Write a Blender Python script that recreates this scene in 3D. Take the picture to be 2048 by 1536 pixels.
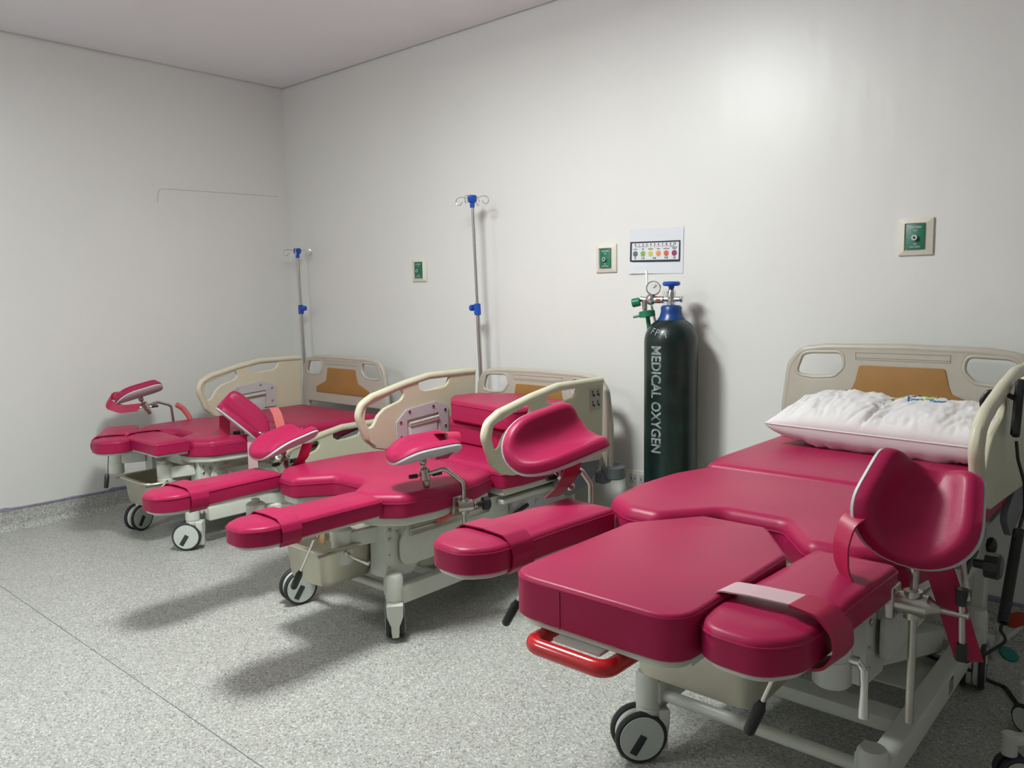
import bpy, bmesh, math, random
from mathutils import Vector, Matrix, noise
random.seed(4)
PI = math.pi
for o in list(bpy.data.objects): bpy.data.objects.remove(o)
SC = bpy.context.scene
COL = SC.collection

# ------------------------------------------------------------ camera, world, lights
def make_camera():
    yaw, pitch, roll = -0.7226, 0.1123, -0.0168
    cy, sy, cp, sp = math.cos(yaw), math.sin(yaw), math.cos(pitch), math.sin(pitch)
    f = Vector((sy*cp, cy*cp, -sp)); r = Vector((cy, -sy, 0)); u = r.cross(f)
    r2 = r*math.cos(roll)+u*math.sin(roll); u2 = -r*math.sin(roll)+u*math.cos(roll)
    cd = bpy.data.cameras.new('camera'); cam = bpy.data.objects.new('camera', cd); COL.objects.link(cam)
    cd.sensor_width = 36; cd.lens = 1594.26/2048*36; cd.clip_start = 0.05
    m = Matrix((r2, u2, -f)).transposed().to_4x4(); m.translation = (5.1401, -3.3874, 1.307)
    cam.matrix_world = m; SC.camera = cam
make_camera()
SC.view_settings.view_transform = 'Standard'; SC.view_settings.look = 'None'
SC.view_settings.gamma = 1; SC.view_settings.exposure = -0.20
SC.view_settings.use_curve_mapping = False
W = bpy.data.worlds.new('world'); SC.world = W; W.use_nodes = True
W.node_tree.nodes['Background'].inputs[0].default_value = (0.8, 0.85, 0.8, 1)
W.node_tree.nodes['Background'].inputs[1].default_value = 0.05
LX, LY, H = 2.85, -1.88, 2.80
FILL_LAMP = (1.7, -4.3)  # position of an added fill lamp, out of view
def area(name, loc, size, power, color, rot=(0,0,0), sy=None):
    l = bpy.data.lights.new(name, 'AREA'); l.energy = power; l.color = color
    l.shape = 'RECTANGLE'; l.size = size; l.size_y = sy or size
    o = bpy.data.objects.new(name, l); COL.objects.link(o); o.location = loc; o.rotation_euler = rot
    return o
area('ceiling_lamp_light', (LX, LY, 2.67), 0.40, 58, (0.955, 1.0, 0.94))
area('added_fill_light', (FILL_LAMP[0], FILL_LAMP[1], 2.67), 0.44, 16, (0.96, 1.0, .97))  # added out of view to fill the corner the main lamp leaves dark

# ------------------------------------------------------------ materials
def mat(name, col, rough=0.5, metal=0.0, spec=0.5, noise_amt=0, noise_scale=20, bump=0, bump_scale=200, emit=None, coat=0, sheen=0):
    m = bpy.data.materials.new(name); m.use_nodes = True
    nt = m.node_tree; b = nt.nodes['Principled BSDF']
    b.inputs['Base Color'].default_value = (*col, 1); b.inputs['Roughness'].default_value = rough
    b.inputs['Metallic'].default_value = metal; b.inputs['Specular IOR Level'].default_value = spec
    b.inputs['Coat Weight'].default_value = coat; b.inputs['Sheen Weight'].default_value = sheen
    if emit:
        b.inputs['Emission Color'].default_value = (*emit[0], 1); b.inputs['Emission Strength'].default_value = emit[1]
    tc = nt.nodes.new('ShaderNodeTexCoord')
    if noise_amt:
        n = nt.nodes.new('ShaderNodeTexNoise'); n.inputs['Scale'].default_value = noise_scale; n.inputs['Detail'].default_value = 4
        nt.links.new(tc.outputs['Object'], n.inputs['Vector'])
        r = nt.nodes.new('ShaderNodeMapRange'); r.inputs['From Min'].default_value = .3; r.inputs['From Max'].default_value = .7
        r.inputs['To Min'].default_value = 1-noise_amt; r.inputs['To Max'].default_value = 1+noise_amt
        nt.links.new(n.outputs['Fac'], r.inputs['Value'])
        mx = nt.nodes.new('ShaderNodeVectorMath'); mx.operation = 'SCALE'; mx.inputs[0].default_value = col
        nt.links.new(r.outputs[0], mx.inputs['Scale']); nt.links.new(mx.outputs[0], b.inputs['Base Color'])
    if bump:
        n = nt.nodes.new('ShaderNodeTexNoise'); n.inputs['Scale'].default_value = bump_scale; n.inputs['Detail'].default_value = 3
        nt.links.new(tc.outputs['Object'], n.inputs['Vector'])
        bp = nt.nodes.new('ShaderNodeBump'); bp.inputs['Strength'].default_value = bump; bp.inputs['Distance'].default_value = .002
        nt.links.new(n.outputs['Fac'], bp.inputs['Height']); nt.links.new(bp.outputs[0], b.inputs['Normal'])
    return m
M = {}
M['vinyl'] = mat('pink_vinyl', (.37, .014, .072), .38, spec=.22, noise_amt=.05, noise_scale=5, bump=.12, bump_scale=90)
M['vinyl_dark'] = mat('pink_vinyl_seam', (.30, .010, .05), .45)
M['strap'] = mat('pink_strap', (.40, .010, .06), .42, bump=.15, bump_scale=120)
M['velcro'] = mat('pale_pink_webbing', (.62, .42, .45), .8, bump=.6, bump_scale=900)
M['ivory'] = mat('ivory_plastic', (.60, .58, .43), .38, noise_amt=.02)
M['cream'] = mat('warm_grey_plastic', (.44, .41, .345), .4, noise_amt=.02)
M['orange'] = mat('orange_inlay', (.32, .16, .042), .45, noise_amt=.06, noise_scale=9)
M['white'] = mat('white_enamel', (.62, .64, .57), .35, noise_amt=.03)
M['shell'] = mat('white_shell', (.50, .50, .52), .45)
M['steel'] = mat('stainless_steel', (.50, .48, .43), .28, metal=1, noise_amt=.05, bump=.05)
M['basin'] = mat('satin_steel', (.52, .50, .41), .42, metal=.85, noise_amt=.07, noise_scale=12)
M['chrome'] = mat('chrome', (.72, .71, .68), .14, metal=1)
M['black'] = mat('black_plastic', (.012, .013, .013), .4)
M['rubber'] = mat('dark_rubber', (.03, .034, .035), .6)
M['hub'] = mat('wheel_hub_grey', (.60, .64, .60), .45)
M['grey'] = mat('grey_plastic', (.16, .18, .19), .5)
M['bluepl'] = mat('blue_plastic', (.008, .075, .42), .3)
M['cyl'] = mat('dark_green_paint', (.003, .014, .012), .30, noise_amt=.5, noise_scale=14, bump=.25, bump_scale=30)
M['cylblue'] = mat('blue_paint', (.006, .045, .20), .32)
M['stencil'] = mat('worn_stencil_paint', (.22, .26, .25), .6, noise_amt=.6, noise_scale=40)
M['paper'] = mat('white_paper', (.66, .68, .72), .7)
M['ink'] = mat('black_ink', (.02, .022, .03), .6)
M['plate'] = mat('cream_outlet_plate', (.70, .67, .58), .4)
M['green'] = mat('green_label', (.006, .14, .075), .4)
M['greenpl'] = mat('green_plastic', (.01, .16, .07), .35)
M['red'] = mat('red_plastic', (.55, .008, .012), .22, coat=.3)
M['redgrip'] = mat('salmon_grip', (.62, .13, .12), .5)
M['teal'] = mat('teal_plastic', (.0, .17, .14), .45)
M['redpedal'] = mat('red_pedal_rubber', (.35, .03, .015), .5)
M['tan'] = mat('tan_tag', (.42, .26, .13), .6)
M['linen'] = mat('white_pillowcase', (.74, .71, .71), .85, bump=.25, bump_scale=500, sheen=.2)
M['clear'] = mat('clear_tube', (.75, .76, .74), .15)
M['yellow'] = mat('print_yellow', (.60, .55, .12), .6)
M['pgreen'] = mat('print_green', (.25, .42, .07), .6)
M['pgrey'] = mat('print_grey_green', (.11, .16, .15), .6)
M['porange'] = mat('print_orange', (.70, .32, .07), .6)
M['pred'] = mat('print_red', (.62, .13, .07), .6)
M['pmaroon'] = mat('print_maroon', (.28, .04, .10), .6)
M['pblue'] = mat('print_blue', (.03, .22, .48), .6)
M['diffuser'] = mat('lamp_diffuser', (.8, .8, .8), .5, emit=((.90, .95, 1), 34))
M['caulk'] = mat('purple_grey_caulk', (.22, .20, .27), .6, noise_amt=.2, noise_scale=30)

def wall_mat(name, col, rough):
    m = mat(name, col, rough, spec=.5, noise_amt=.018, noise_scale=1.3)
    nt = m.node_tree; b = nt.nodes['Principled BSDF']; tc = nt.nodes['Texture Coordinate']
    n = nt.nodes.new('ShaderNodeTexNoise'); n.inputs['Scale'].default_value = 1.0; n.inputs['Detail'].default_value = 5
    mp = nt.nodes.new('ShaderNodeMapping'); mp.inputs['Scale'].default_value = (9, 9, 3)
    nt.links.new(tc.outputs['Object'], mp.inputs[0]); nt.links.new(mp.outputs[0], n.inputs['Vector'])
    n2 = nt.nodes.new('ShaderNodeTexNoise'); n2.inputs['Scale'].default_value = 55; n2.inputs['Detail'].default_value = 2
    nt.links.new(tc.outputs['Object'], n2.inputs['Vector'])
    b1 = nt.nodes.new('ShaderNodeBump'); b1.inputs['Strength'].default_value = .22; b1.inputs['Distance'].default_value = .012
    b2 = nt.nodes.new('ShaderNodeBump'); b2.inputs['Strength'].default_value = .10; b2.inputs['Distance'].default_value = .002
    nt.links.new(n.outputs['Fac'], b1.inputs['Height']); nt.links.new(n2.outputs['Fac'], b2.inputs['Height'])
    nt.links.new(b1.outputs[0], b2.inputs['Normal']); nt.links.new(b2.outputs[0], b.inputs['Normal'])
    return m
M['wall'] = wall_mat('semi_gloss_white_wall', (.72, .715, .685), .37)
M['wall_far'] = wall_mat('dim_white_wall', (.66, .655, .64), .6)
M['ceil'] = mat('ceiling_paint', (.86, .87, .90), .8, noise_amt=.01, noise_scale=2)
def floor_mat():
    m = mat('speckled_vinyl_floor', (.5, .5, .5), .34, spec=.4)
    nt = m.node_tree; b = nt.nodes['Principled BSDF']; tc = nt.nodes['Texture Coordinate']
    v = nt.nodes.new('ShaderNodeTexVoronoi'); v.inputs['Scale'].default_value = 190
    n = nt.nodes.new('ShaderNodeTexNoise'); n.inputs['Scale'].default_value = 130; n.inputs['Detail'].default_value = 2
    nt.links.new(tc.outputs['Object'], v.inputs['Vector']); nt.links.new(tc.outputs['Object'], n.inputs['Vector'])
    r1 = nt.nodes.new('ShaderNodeValToRGB')
    sep = nt.nodes.new('ShaderNodeSeparateColor'); nt.links.new(v.outputs['Color'], sep.inputs[0])
    r1.color_ramp.interpolation = 'CONSTANT'
    e = r1.color_ramp.elements; e[0].position = 0; e[0].color = (.25, .25, .225, 1); e[1].position = .14; e[1].color = (.40, .40, .37, 1)
    x = e.new(.55); x.color = (.465, .465, .43, 1); x = e.new(.86); x.color = (.60, .61, .57, 1)
    nt.links.new(sep.outputs[0], r1.inputs[0])
    r2 = nt.nodes.new('ShaderNodeMapRange'); r2.inputs[1].default_value = .35; r2.inputs[2].default_value = .65
    r2.inputs[3].default_value = .92; r2.inputs[4].default_value = 1.06
    nt.links.new(n.outputs['Fac'], r2.inputs['Value'])
    mx = nt.nodes.new('ShaderNodeVectorMath'); mx.operation = 'SCALE'
    nt.links.new(r1.outputs[0], mx.inputs[0]); nt.links.new(r2.outputs[0], mx.inputs['Scale'])
    nt.links.new(mx.outputs[0], b.inputs['Base Color'])
    bp = nt.nodes.new('ShaderNodeBump'); bp.inputs['Strength'].default_value = .05; bp.inputs['Distance'].default_value = .002
    nt.links.new(n.outputs['Fac'], bp.inputs['Height']); nt.links.new(bp.outputs[0], b.inputs['Normal'])
    return m
M['floor'] = floor_mat()

# ------------------------------------------------------------ geometry helpers: a shape is (verts, faces)
def ob(name, shapes, m, parent=None, smooth=35, loc=None):
    """shapes: one shape or list; link them as ONE mesh object. m: material or list with per-shape index."""
    if isinstance(shapes, tuple): shapes = [shapes]
    V, F, MI = [], [], []
    ms = m if isinstance(m, list) else [m]
    for i, s in enumerate(shapes):
        k = len(V); V += [tuple(v) for v in s[0]]; F += [tuple(j+k for j in f) for f in s[1]]
        MI += [min(i, len(ms)-1) if len(ms) > 1 else 0]*len(s[1])
    me = bpy.data.meshes.new(name); me.from_pydata(V, [], F); me.validate(); 
    uniq = []
    for q in ms:
        if q not in uniq: uniq.append(q)
    for q in uniq: me.materials.append(M[q])
    if len(me.polygons) == len(MI):
        for p, i in zip(me.polygons, MI): p.material_index = uniq.index(ms[i])
    bm = bmesh.new(); bm.from_mesh(me); bmesh.ops.recalc_face_normals(bm, faces=bm.faces); bm.to_mesh(me); bm.free()
    me.shade_smooth(); me.set_sharp_from_angle(angle=math.radians(smooth))
    o = bpy.data.objects.new(name, me); COL.objects.link(o)
    if parent: o.parent = parent
    if loc: o.location = loc
    return o
def tag(o, label=None, cat=None, group=None, kind=None):
    if label: o['label'] = label
    if cat: o['category'] = cat
    if group: o['group'] = group
    if kind: o['kind'] = kind
    return o
def empty(name, loc, label, cat, group=None):
    o = bpy.data.objects.new(name, None); o.empty_display_size = .1; COL.objects.link(o); o.location = loc
    return tag(o, label, cat, group)
def xf(shape, m): return ([m @ Vector(v) for v in shape[0]], shape[1])
def T(x, y, z): return Matrix.Translation((x, y, z))
def RX(a): return Matrix.Rotation(a, 4, 'X')
def RY(a): return Matrix.Rotation(a, 4, 'Y')
def RZ(a): return Matrix.Rotation(a, 4, 'Z')
def fillet(pts, rad, n=5, closed=True):
    pts = [Vector(p) for p in pts]; N = len(pts); out = []
    for i, p in enumerate(pts):
        r = rad[i] if isinstance(rad, (list, tuple)) else rad
        if (not closed and i in (0, N-1)) or r <= 0: out.append(p); continue
        a = pts[i-1]-p; b = pts[(i+1) % N]-p
        la, lb = a.length, b.length; a.normalize(); b.normalize()
        ang = a.angle(b, PI)
        if ang > PI-.02: out.append(p); continue
        d = min(r/math.tan(ang/2), la*.48, lb*.48)
        s, e = p+a*d, p+b*d
        for k in range(n+1):
            t = k/n; out.append(s*(1-t)**2+p*2*t*(1-t)+e*t*t)
    return out
def inset(pts, d):
    N = len(pts); out = []
    area = sum(pts[i][0]*pts[(i+1) % N][1]-pts[(i+1) % N][0]*pts[i][1] for i in range(N))
    s = 1 if area > 0 else -1
    for i in range(N):
        p = Vector(pts[i][:2]); a = p-Vector(pts[i-1][:2]); b = Vector(pts[(i+1) % N][:2])-p
        if a.length < 1e-7: a = b
        if b.length < 1e-7: b = a
        a.normalize(); b.normalize(); na = Vector((-a.y, a.x))*s; nb = Vector((-b.y, b.x))*s
        n = na+nb
        if n.length < 1e-4: n = na
        n.normalize(); c = max(n.dot(na), .5)
        out.append(p+n*(d/c))
    return out
def slab(outline, z0, z1, bt=.004, bb=.002, crown=0, seg=4):
    """closed solid from a 2-D outline with rounded top/bottom edges; crown puffs the top."""
    o = [Vector(p[:2]) for p in outline]; rings = []
    rings.append((inset(o, bb), z0)); 
    if bb > 0: rings.append((o, z0+bb))
    rings.append((o, z1-bt))
    for k in range(1, seg+1):
        a = k/seg*PI/2; rings.append((inset(o, bt*(1-math.cos(a))), z1-bt+bt*math.sin(a)))
    if crown:
        base = inset(o, bt); xs = [p[0] for p in base]; ys = [p[1] for p in base]
        cx_, hw = (min(xs)+max(xs))/2, (max(xs)-min(xs))/2; cy_, hh = (min(ys)+max(ys))/2, (max(ys)-min(ys))/2
        def toward(p, f):
            if hh > hw: q = Vector((cx_, min(max(p[1], cy_-hh+hw), cy_+hh-hw)))
            else: q = Vector((min(max(p[0], cx_-hw+hh), cx_+hw-hh), cy_))
            return p+(q-p)*f
        for f, h in ((.12, .4), (.28, .75), (.5, .95)): rings.append(([toward(p, f) for p in base], z1+crown*h))
    V, F = [], []; N = len(o)
    for r, z in rings: V += [(p[0], p[1], z) for p in r]
    for k in range(len(rings)-1):
        for i in range(N):
            j = (i+1) % N; F.append((k*N+i, k*N+j, (k+1)*N+j, (k+1)*N+i))
    F.append(tuple(range(N))[::-1]); F.append(tuple((len(rings)-1)*N+i for i in range(N)))
    return V, F
def rect(x0, x1, y0, y1, r=0, n=4):
    p = [(x0, y0), (x1, y0), (x1, y1), (x0, y1)]
    return fillet([Vector((a, b, 0)) for a, b in p], r, n) if r else [Vector((a, b, 0)) for a, b in p]
def box(x0, x1, y0, y1, z0, z1, b=.003): return slab(rect(x0, x1, y0, y1, b*1.5 if b else 0, 2), z0, z1, b, b, seg=2)
def bar(p, q, w, h, b=.003, up=(0, 0, 1)):
    """box-section beam from p to q, w sideways, h along up."""
    p, q = Vector(p), Vector(q); d = q-p; L = d.length; x = d.normalized(); upv = Vector(up)
    y = upv.cross(x).normalized(); z = x.cross(y)
    m = Matrix((x, y, z)).transposed().to_4x4(); m.translation = p
    return xf(box(0, L, -w/2, w/2, -h/2, h/2, b), m)
def tube(pts, r, seg=12, fil=0, closed=False, caps=True, n=5):
    pts = [Vector(p) for p in pts]
    if fil: pts = fillet(pts, fil, n, closed)
    N = len(pts); V, F = [], []
    tan = []
    for i in range(N):
        if closed: t = pts[(i+1) % N]-pts[i-1]
        else: t = pts[min(i+1, N-1)]-pts[max(i-1, 0)]
        tan.append(t.normalized() if t.length > 1e-9 else Vector((0, 0, 1)))
    nrm = tan[0].orthogonal().normalized()
    for i in range(N):
        nrm = (nrm-tan[i]*nrm.dot(tan[i]))
        nrm = nrm.normalized() if nrm.length > 1e-6 else tan[i].orthogonal().normalized()
        bi = tan[i].cross(nrm); rr = r[i] if isinstance(r, (list, tuple)) else r
        for k in range(seg):
            a = 2*PI*k/seg; V.append(pts[i]+nrm*(rr*math.cos(a))+bi*(rr*math.sin(a)))
    R = N if closed else N-1
    for i in range(R):
        for k in range(seg):
            a, b = i*seg+k, i*seg+(k+1) % seg; c, d = ((i+1) % N)*seg+(k+1) % seg, ((i+1) % N)*seg+k
            F.append((a, b, c, d))
    if caps and not closed: F.append(tuple(range(seg))[::-1]); F.append(tuple((N-1)*seg+k for k in range(seg)))
    return V, F
def lathe(prof, seg=32, m=None):
    """revolve (r,z) profile about z; closed ends where r==0 or capped."""
    V, F = [], []; P = len(prof)
    for r, z in prof:
        for k in range(seg): a = 2*PI*k/seg; V.append((max(r, 1e-5)*math.cos(a), max(r, 1e-5)*math.sin(a), z))
    for i in range(P-1):
        for k in range(seg): F.append((i*seg+k, i*seg+(k+1) % seg, (i+1)*seg+(k+1) % seg, (i+1)*seg+k))
    F.append(tuple(range(seg))[::-1]); F.append(tuple((P-1)*seg+k for k in range(seg)))
    s = (V, F); return xf(s, m) if m else s
def cyl(p, q, r, seg=20, b=.002):
    p, q = Vector(p), Vector(q); d = q-p; L = d.length
    b = min(b, r*.4, L*.4)
    m = d.to_track_quat('Z', 'Y').to_matrix().to_4x4(); m.translation = p
    return lathe([(r-b, 0), (r, b), (r, L-b), (r-b, L)], seg, m)
def sphere(c, r, sc=(1, 1, 1), seg=16):
    prof = [(r*math.sin(PI*k/8), -r*math.cos(PI*k/8)) for k in range(9)]
    return xf(lathe(prof, seg), T(*c) @ Matrix.Diagonal((*sc, 1)))
def curve_mesh(splines, extrude, bevel, res=2):
    """flat plate with holes from closed 2-D splines (first = outer)."""
    cu = bpy.data.curves.new('tmp', 'CURVE'); cu.dimensions = '2D'; cu.fill_mode = 'BOTH'
    for sp in splines:
        s = cu.splines.new('POLY'); s.points.add(len(sp)-1)
        for i, p in enumerate(sp): s.points[i].co = (p[0], p[1], 0, 1)
        s.use_cyclic_u = True
    cu.extrude = max(extrude-bevel, .0001); cu.bevel_depth = bevel; cu.bevel_resolution = res; cu.offset = -bevel
    o = bpy.data.objects.new('tmp', cu); COL.objects.link(o)
    dg = bpy.context.evaluated_depsgraph_get(); me = bpy.data.meshes.new_from_object(o.evaluated_get(dg))
    s = ([v.co.copy() for v in me.vertices], [tuple(p.vertices) for p in me.polygons])
    bpy.data.objects.remove(o); bpy.data.curves.remove(cu); bpy.data.meshes.remove(me); return s
def text_mesh(body, size, extrude=.0004, align='CENTER', spacing=1.0, yscale=1, bold=0):
    cu = bpy.data.curves.new('tmp', 'FONT'); cu.body = body; cu.size = size; cu.extrude = extrude
    cu.align_x = align; cu.align_y = 'CENTER'; cu.space_character = spacing; cu.resolution_u = 3; cu.offset = bold
    o = bpy.data.objects.new('tmp', cu); COL.objects.link(o)
    dg = bpy.context.evaluated_depsgraph_get(); me = bpy.data.meshes.new_from_object(o.evaluated_get(dg))
    s = ([Vector((v.co.x, v.co.y*yscale, v.co.z)) for v in me.vertices], [tuple(p.vertices) for p in me.polygons])
    bpy.data.objects.remove(o); bpy.data.curves.remove(cu); bpy.data.meshes.remove(me); return s
YZ = Matrix(((0, 0, 1, 0), (1, 0, 0, 0), (0, 1, 0, 0), (0, 0, 0, 1)))      # (a,b,c) -> x=c, y=a, z=b
XZ = Matrix(((1, 0, 0, 0), (0, 0, -1, 0), (0, 1, 0, 0), (0, 0, 0, 1)))     # (a,b,c) -> x=a, y=-c, z=b
def fl(pts, r, n=4): return fillet([Vector((a, b, 0)) for a, b in pts], r, n)

# ------------------------------------------------------------ the room
RXM, RYM = 7.4, -5.6
def plane_box(name, x0, x1, y0, y1, z0, z1, m): return tag(ob(name, box(x0, x1, y0, y1, z0, z1, 0), m), kind='structure')
CZ = .12
def room():
    plane_box('floor', -.1, RXM+.1, RYM-.1, .1, -.1, 0, 'floor')
    plane_box('wall_left', -.12, 0, RYM-.12, .12, 0, H+.1, 'wall')
    plane_box('wall_back', 0, RXM, 0, .12, 0, H+.1, 'wall')
    plane_box('wall_right', RXM, RXM+.12, RYM-.12, .12, 0, H+.1, 'wall_far')
    plane_box('wall_front', 0, RXM, RYM-.12, RYM, 0, H+.1, 'wall_far')
    g = .012
    tag(ob('ceiling', [box(g, RXM-g, RYM+g, -g, H, H+.03, 0), box(-.12, RXM+.12, RYM-.12, .12, H+.1, H+.16, 0)], 'ceil'), kind='structure')
    # coved skirting: floor sheet turned up the wall
    def cove(a, b, nrm):
        prof = [(0.004, CZ)]+[(.045*(1-math.sin(t*PI/16))+.0035, .045*(1-math.cos(t*PI/16))+.0005) for t in range(8, -1, -1)][::-1]
        prof = [(.0, CZ), (.0045, CZ), (.0045, .05)]+[(.0045+.045*(1-math.cos(t*PI/16)), .05-.0488*math.sin(t*PI/16)) for t in range(1, 9)]+[(.0495, 0), (0, 0)]
        V = [Vector(a)+Vector(nrm)*d+Vector((0, 0, z)) for d, z in prof]+[Vector(b)+Vector(nrm)*d+Vector((0, 0, z)) for d, z in prof]
        n = len(prof); F = [(i, (i+1) % n, n+(i+1) % n, n+i) for i in range(n)]+[tuple(range(n))[::-1], tuple(range(n, 2*n))]
        return V, F
    tag(ob('baseboard_left', cove((0, RYM, 0), (0, 0, 0), (1, 0, 0)), 'floor'), kind='structure')
    tag(ob('baseboard_back', cove((0, 0, 0), (RXM, 0, 0), (0, -1, 0)), 'floor'), kind='structure')
    # ragged caulk bead on top of the skirting
    def bead(p0, d, L, nrm, up=1):
        V, F = [], []; n = int(L/.03); d = Vector(d); nrm = Vector(nrm)
        for i in range(n+1):
            s = i*.03; q = Vector(p0)+d*s
            h = .010+.012*max(0, noise.noise(Vector((s*5.3, 1.7, 0))))*2+(.006 if noise.noise(Vector((s*23, 4, 0))) > .25 else 0)
            for dd, z in ((0, CZ-.004), (.006, CZ-.004), (.005, CZ+h*.6), (0, CZ+h)): V.append(q+nrm*dd+Vector((0, 0, z)))
        for i in range(n):
            for k in range(3): F.append((i*4+k, i*4+k+1, i*4+5+k, i*4+4+k))
        return V, F
    tag(ob('trim_1', bead((0, RYM, 0), (0, 1, 0), -RYM, (1, 0, 0)), 'caulk'), kind='structure')
    tag(ob('trim_2', bead((0, 0, 0), (1, 0, 0), RXM, (0, -1, 0)), 'caulk'), kind='structure')
    # welded seam between floor sheets, faint hairline crack outline on the left wall
    tag(ob('trim_3', box(.05, RXM, -2.2865, -2.2835, -.001, .0006, 0), 'grey'), kind='structure')
    crack = fillet([(0.0006, -.965, 1.93), (0.0006, -.957, 2.018), (0.0006, -.6, 2.026), (0.0006, -.08, 2.036)], .05, 6, False)
    tag(ob('trim_4', tube(crack, .0020, 5), 'cream'), kind='structure')
    # plain ceiling hatch just inside the frame
    tag(ob('trim_5', slab(rect(.87, 1.47, -2.07, -1.47, .004, 2), H-.026, H+.002, .002, .004), 'ceil'), kind='structure')
room()

def lamp(x, y, label):
    t = empty('ceiling_light', (x, y, H), label, 'ceiling light', 'square ceiling lights')
    ob('backplate', box(-.24, .24, -.24, .24, -.018, 0, .004), 'white', t)
    ob('diffuser', box(-.228, .228, -.228, .228, -.125, -.019, .008), 'diffuser', t)
lamp(LX, LY, 'square white ceiling light above the foot of the middle bed')
lamp(FILL_LAMP[0], FILL_LAMP[1], 'added unseen fill light on the ceiling farther from the beds')  # glowing fixture added along with the unseen fill light

# ------------------------------------------------------------ bed parts
def ribbon(path, width_dirs, w, t=.003):
    """strap: centre path, per-point (or single) width direction, width, thickness."""
    P = [Vector(p) for p in path]; N = len(P); V, F = [], []
    wd = [Vector(d).normalized() for d in width_dirs] if isinstance(width_dirs, list) else [Vector(width_dirs).normalized()]*N
    for i in range(N):
        tg = (P[min(i+1, N-1)]-P[max(i-1, 0)]).normalized(); n = tg.cross(wd[i]).normalized()
        for a, b in ((-.5, -.5), (.5, -.5), (.5, .5), (-.5, .5)): V.append(P[i]+wd[i]*(a*w)+n*(b*t))
    for i in range(N-1):
        for k in range(4): F.append((i*4+k, i*4+(k+1) % 4, i*4+4+(k+1) % 4, i*4+4+k))
    F += [(3, 2, 1, 0), tuple(4*(N-1)+k for k in range(4))]
    return V, F
def piping(parent, outline, z, mat_='vinyl', m=None, d=.006):
    p = [Vector((q[0], q[1], z)) for q in inset(outline, d)]
    s = tube(p, .0024, 6, closed=True)
    if m: s = xf(s, m)
    return ob('piping', s, mat_, parent)
def leg_outline(L, w0=.185, w1=.205):
    # hinge end at origin, rounded toe at -y
    return fl([(-w0/2, 0), (-w0/2-.002, -L*.45), (-w1/2, -L*.68), (-w1/2*.98, -L*.86), (-w1/2*.55, -L*.985), (w1/2*.55, -L*.985),
               (w1/2*.98, -L*.86), (w1/2, -L*.68), (w0/2+.002, -L*.45), (w0/2, 0)][::-1], [.02, .3, .3, .08, .09, .09, .08, .3, .3, .02], 5)
def leg_rest(root, x, y, top, ang, L=.62, th=.066, strap='tight', lever=None, tilt=0):
    m = T(x, y, top) @ RZ(ang) @ RX(tilt)
    o = leg_outline(L)
    pad = ob('leg_rest', xf(slab(o, -th, 0, .018, .004, crown=.007, seg=5), m), 'vinyl', root)
    piping(pad, o, -.014, m=m, d=.0005)
    ob('support_plate', xf(slab(inset(o, .012), -th-.012, -th+.001, .002, .002), m), 'white', pad)
    ys = -L*.70; hw = .106; e = .004
    if strap == 'tight':
        path = [(-hw-e+.003, ys, -th*.9), (-hw-e, ys, -.03), (-hw+.004, ys, -.006), (-hw+.03, ys, .007+e), (0, ys, .011+e), (hw-.03, ys, .008+e), (hw-.004, ys, -.006), (hw+e, ys, -.03), (hw+e-.003, ys, -th*.95), (hw-.02, ys, -th-.016)]
        ob('strap', xf(ribbon(fillet(path, .02, 3, False), (0, 1, 0), .075, .004), m), 'strap' if root.get('dull') else 'vinyl', pad)
    else:
        path = [(-hw-e-.006, ys-.01, -.05), (-hw-e-.006, ys-.01, -.004), (-hw+.015, ys-.01, .020), (-.03, ys-.01, .026), (.05, ys+.0, .026), (hw-.01, ys+.005, .018), (hw+.020, ys+.005, -.01), (hw+.024, ys+.005, -.045), (hw+.006, ys+.005, -.075), (hw-.04, ys, -.09)]
        pth = fillet(path, .03, 4, False); k = int(len(pth)*.40)
        wdir = (0.05, 1, 0)
        ob('strap', xf(ribbon(pth[k:], wdir, .075, .005), m), 'strap', pad)
        tag(ob('velcro_band', xf(ribbon(pth[:k+1], wdir, .064, .003), m), 'velcro', pad), 'pale pink hook-and-loop end')
    if lever:
        (ax, ay), (bx, by, bz) = lever
        p, q = m @ Vector((ax, ay, -th-.01)), m @ Vector((bx, by, bz)); d = (q-p).normalized()
        lv = ob('lever', tube([p, q], .0045, 8), 'chrome', pad)
        ob('lever_grip', tube([q-d*.02, q, q+d*.05], [.008, .0115, .0105], 12), 'black', lv) if False else ob('grip', tube([q-d*.01, q+d*.005, q+d*.06, q+d*.066], [.007, .0125, .0115, .008], 12), 'black', pad)
    return pad

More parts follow.
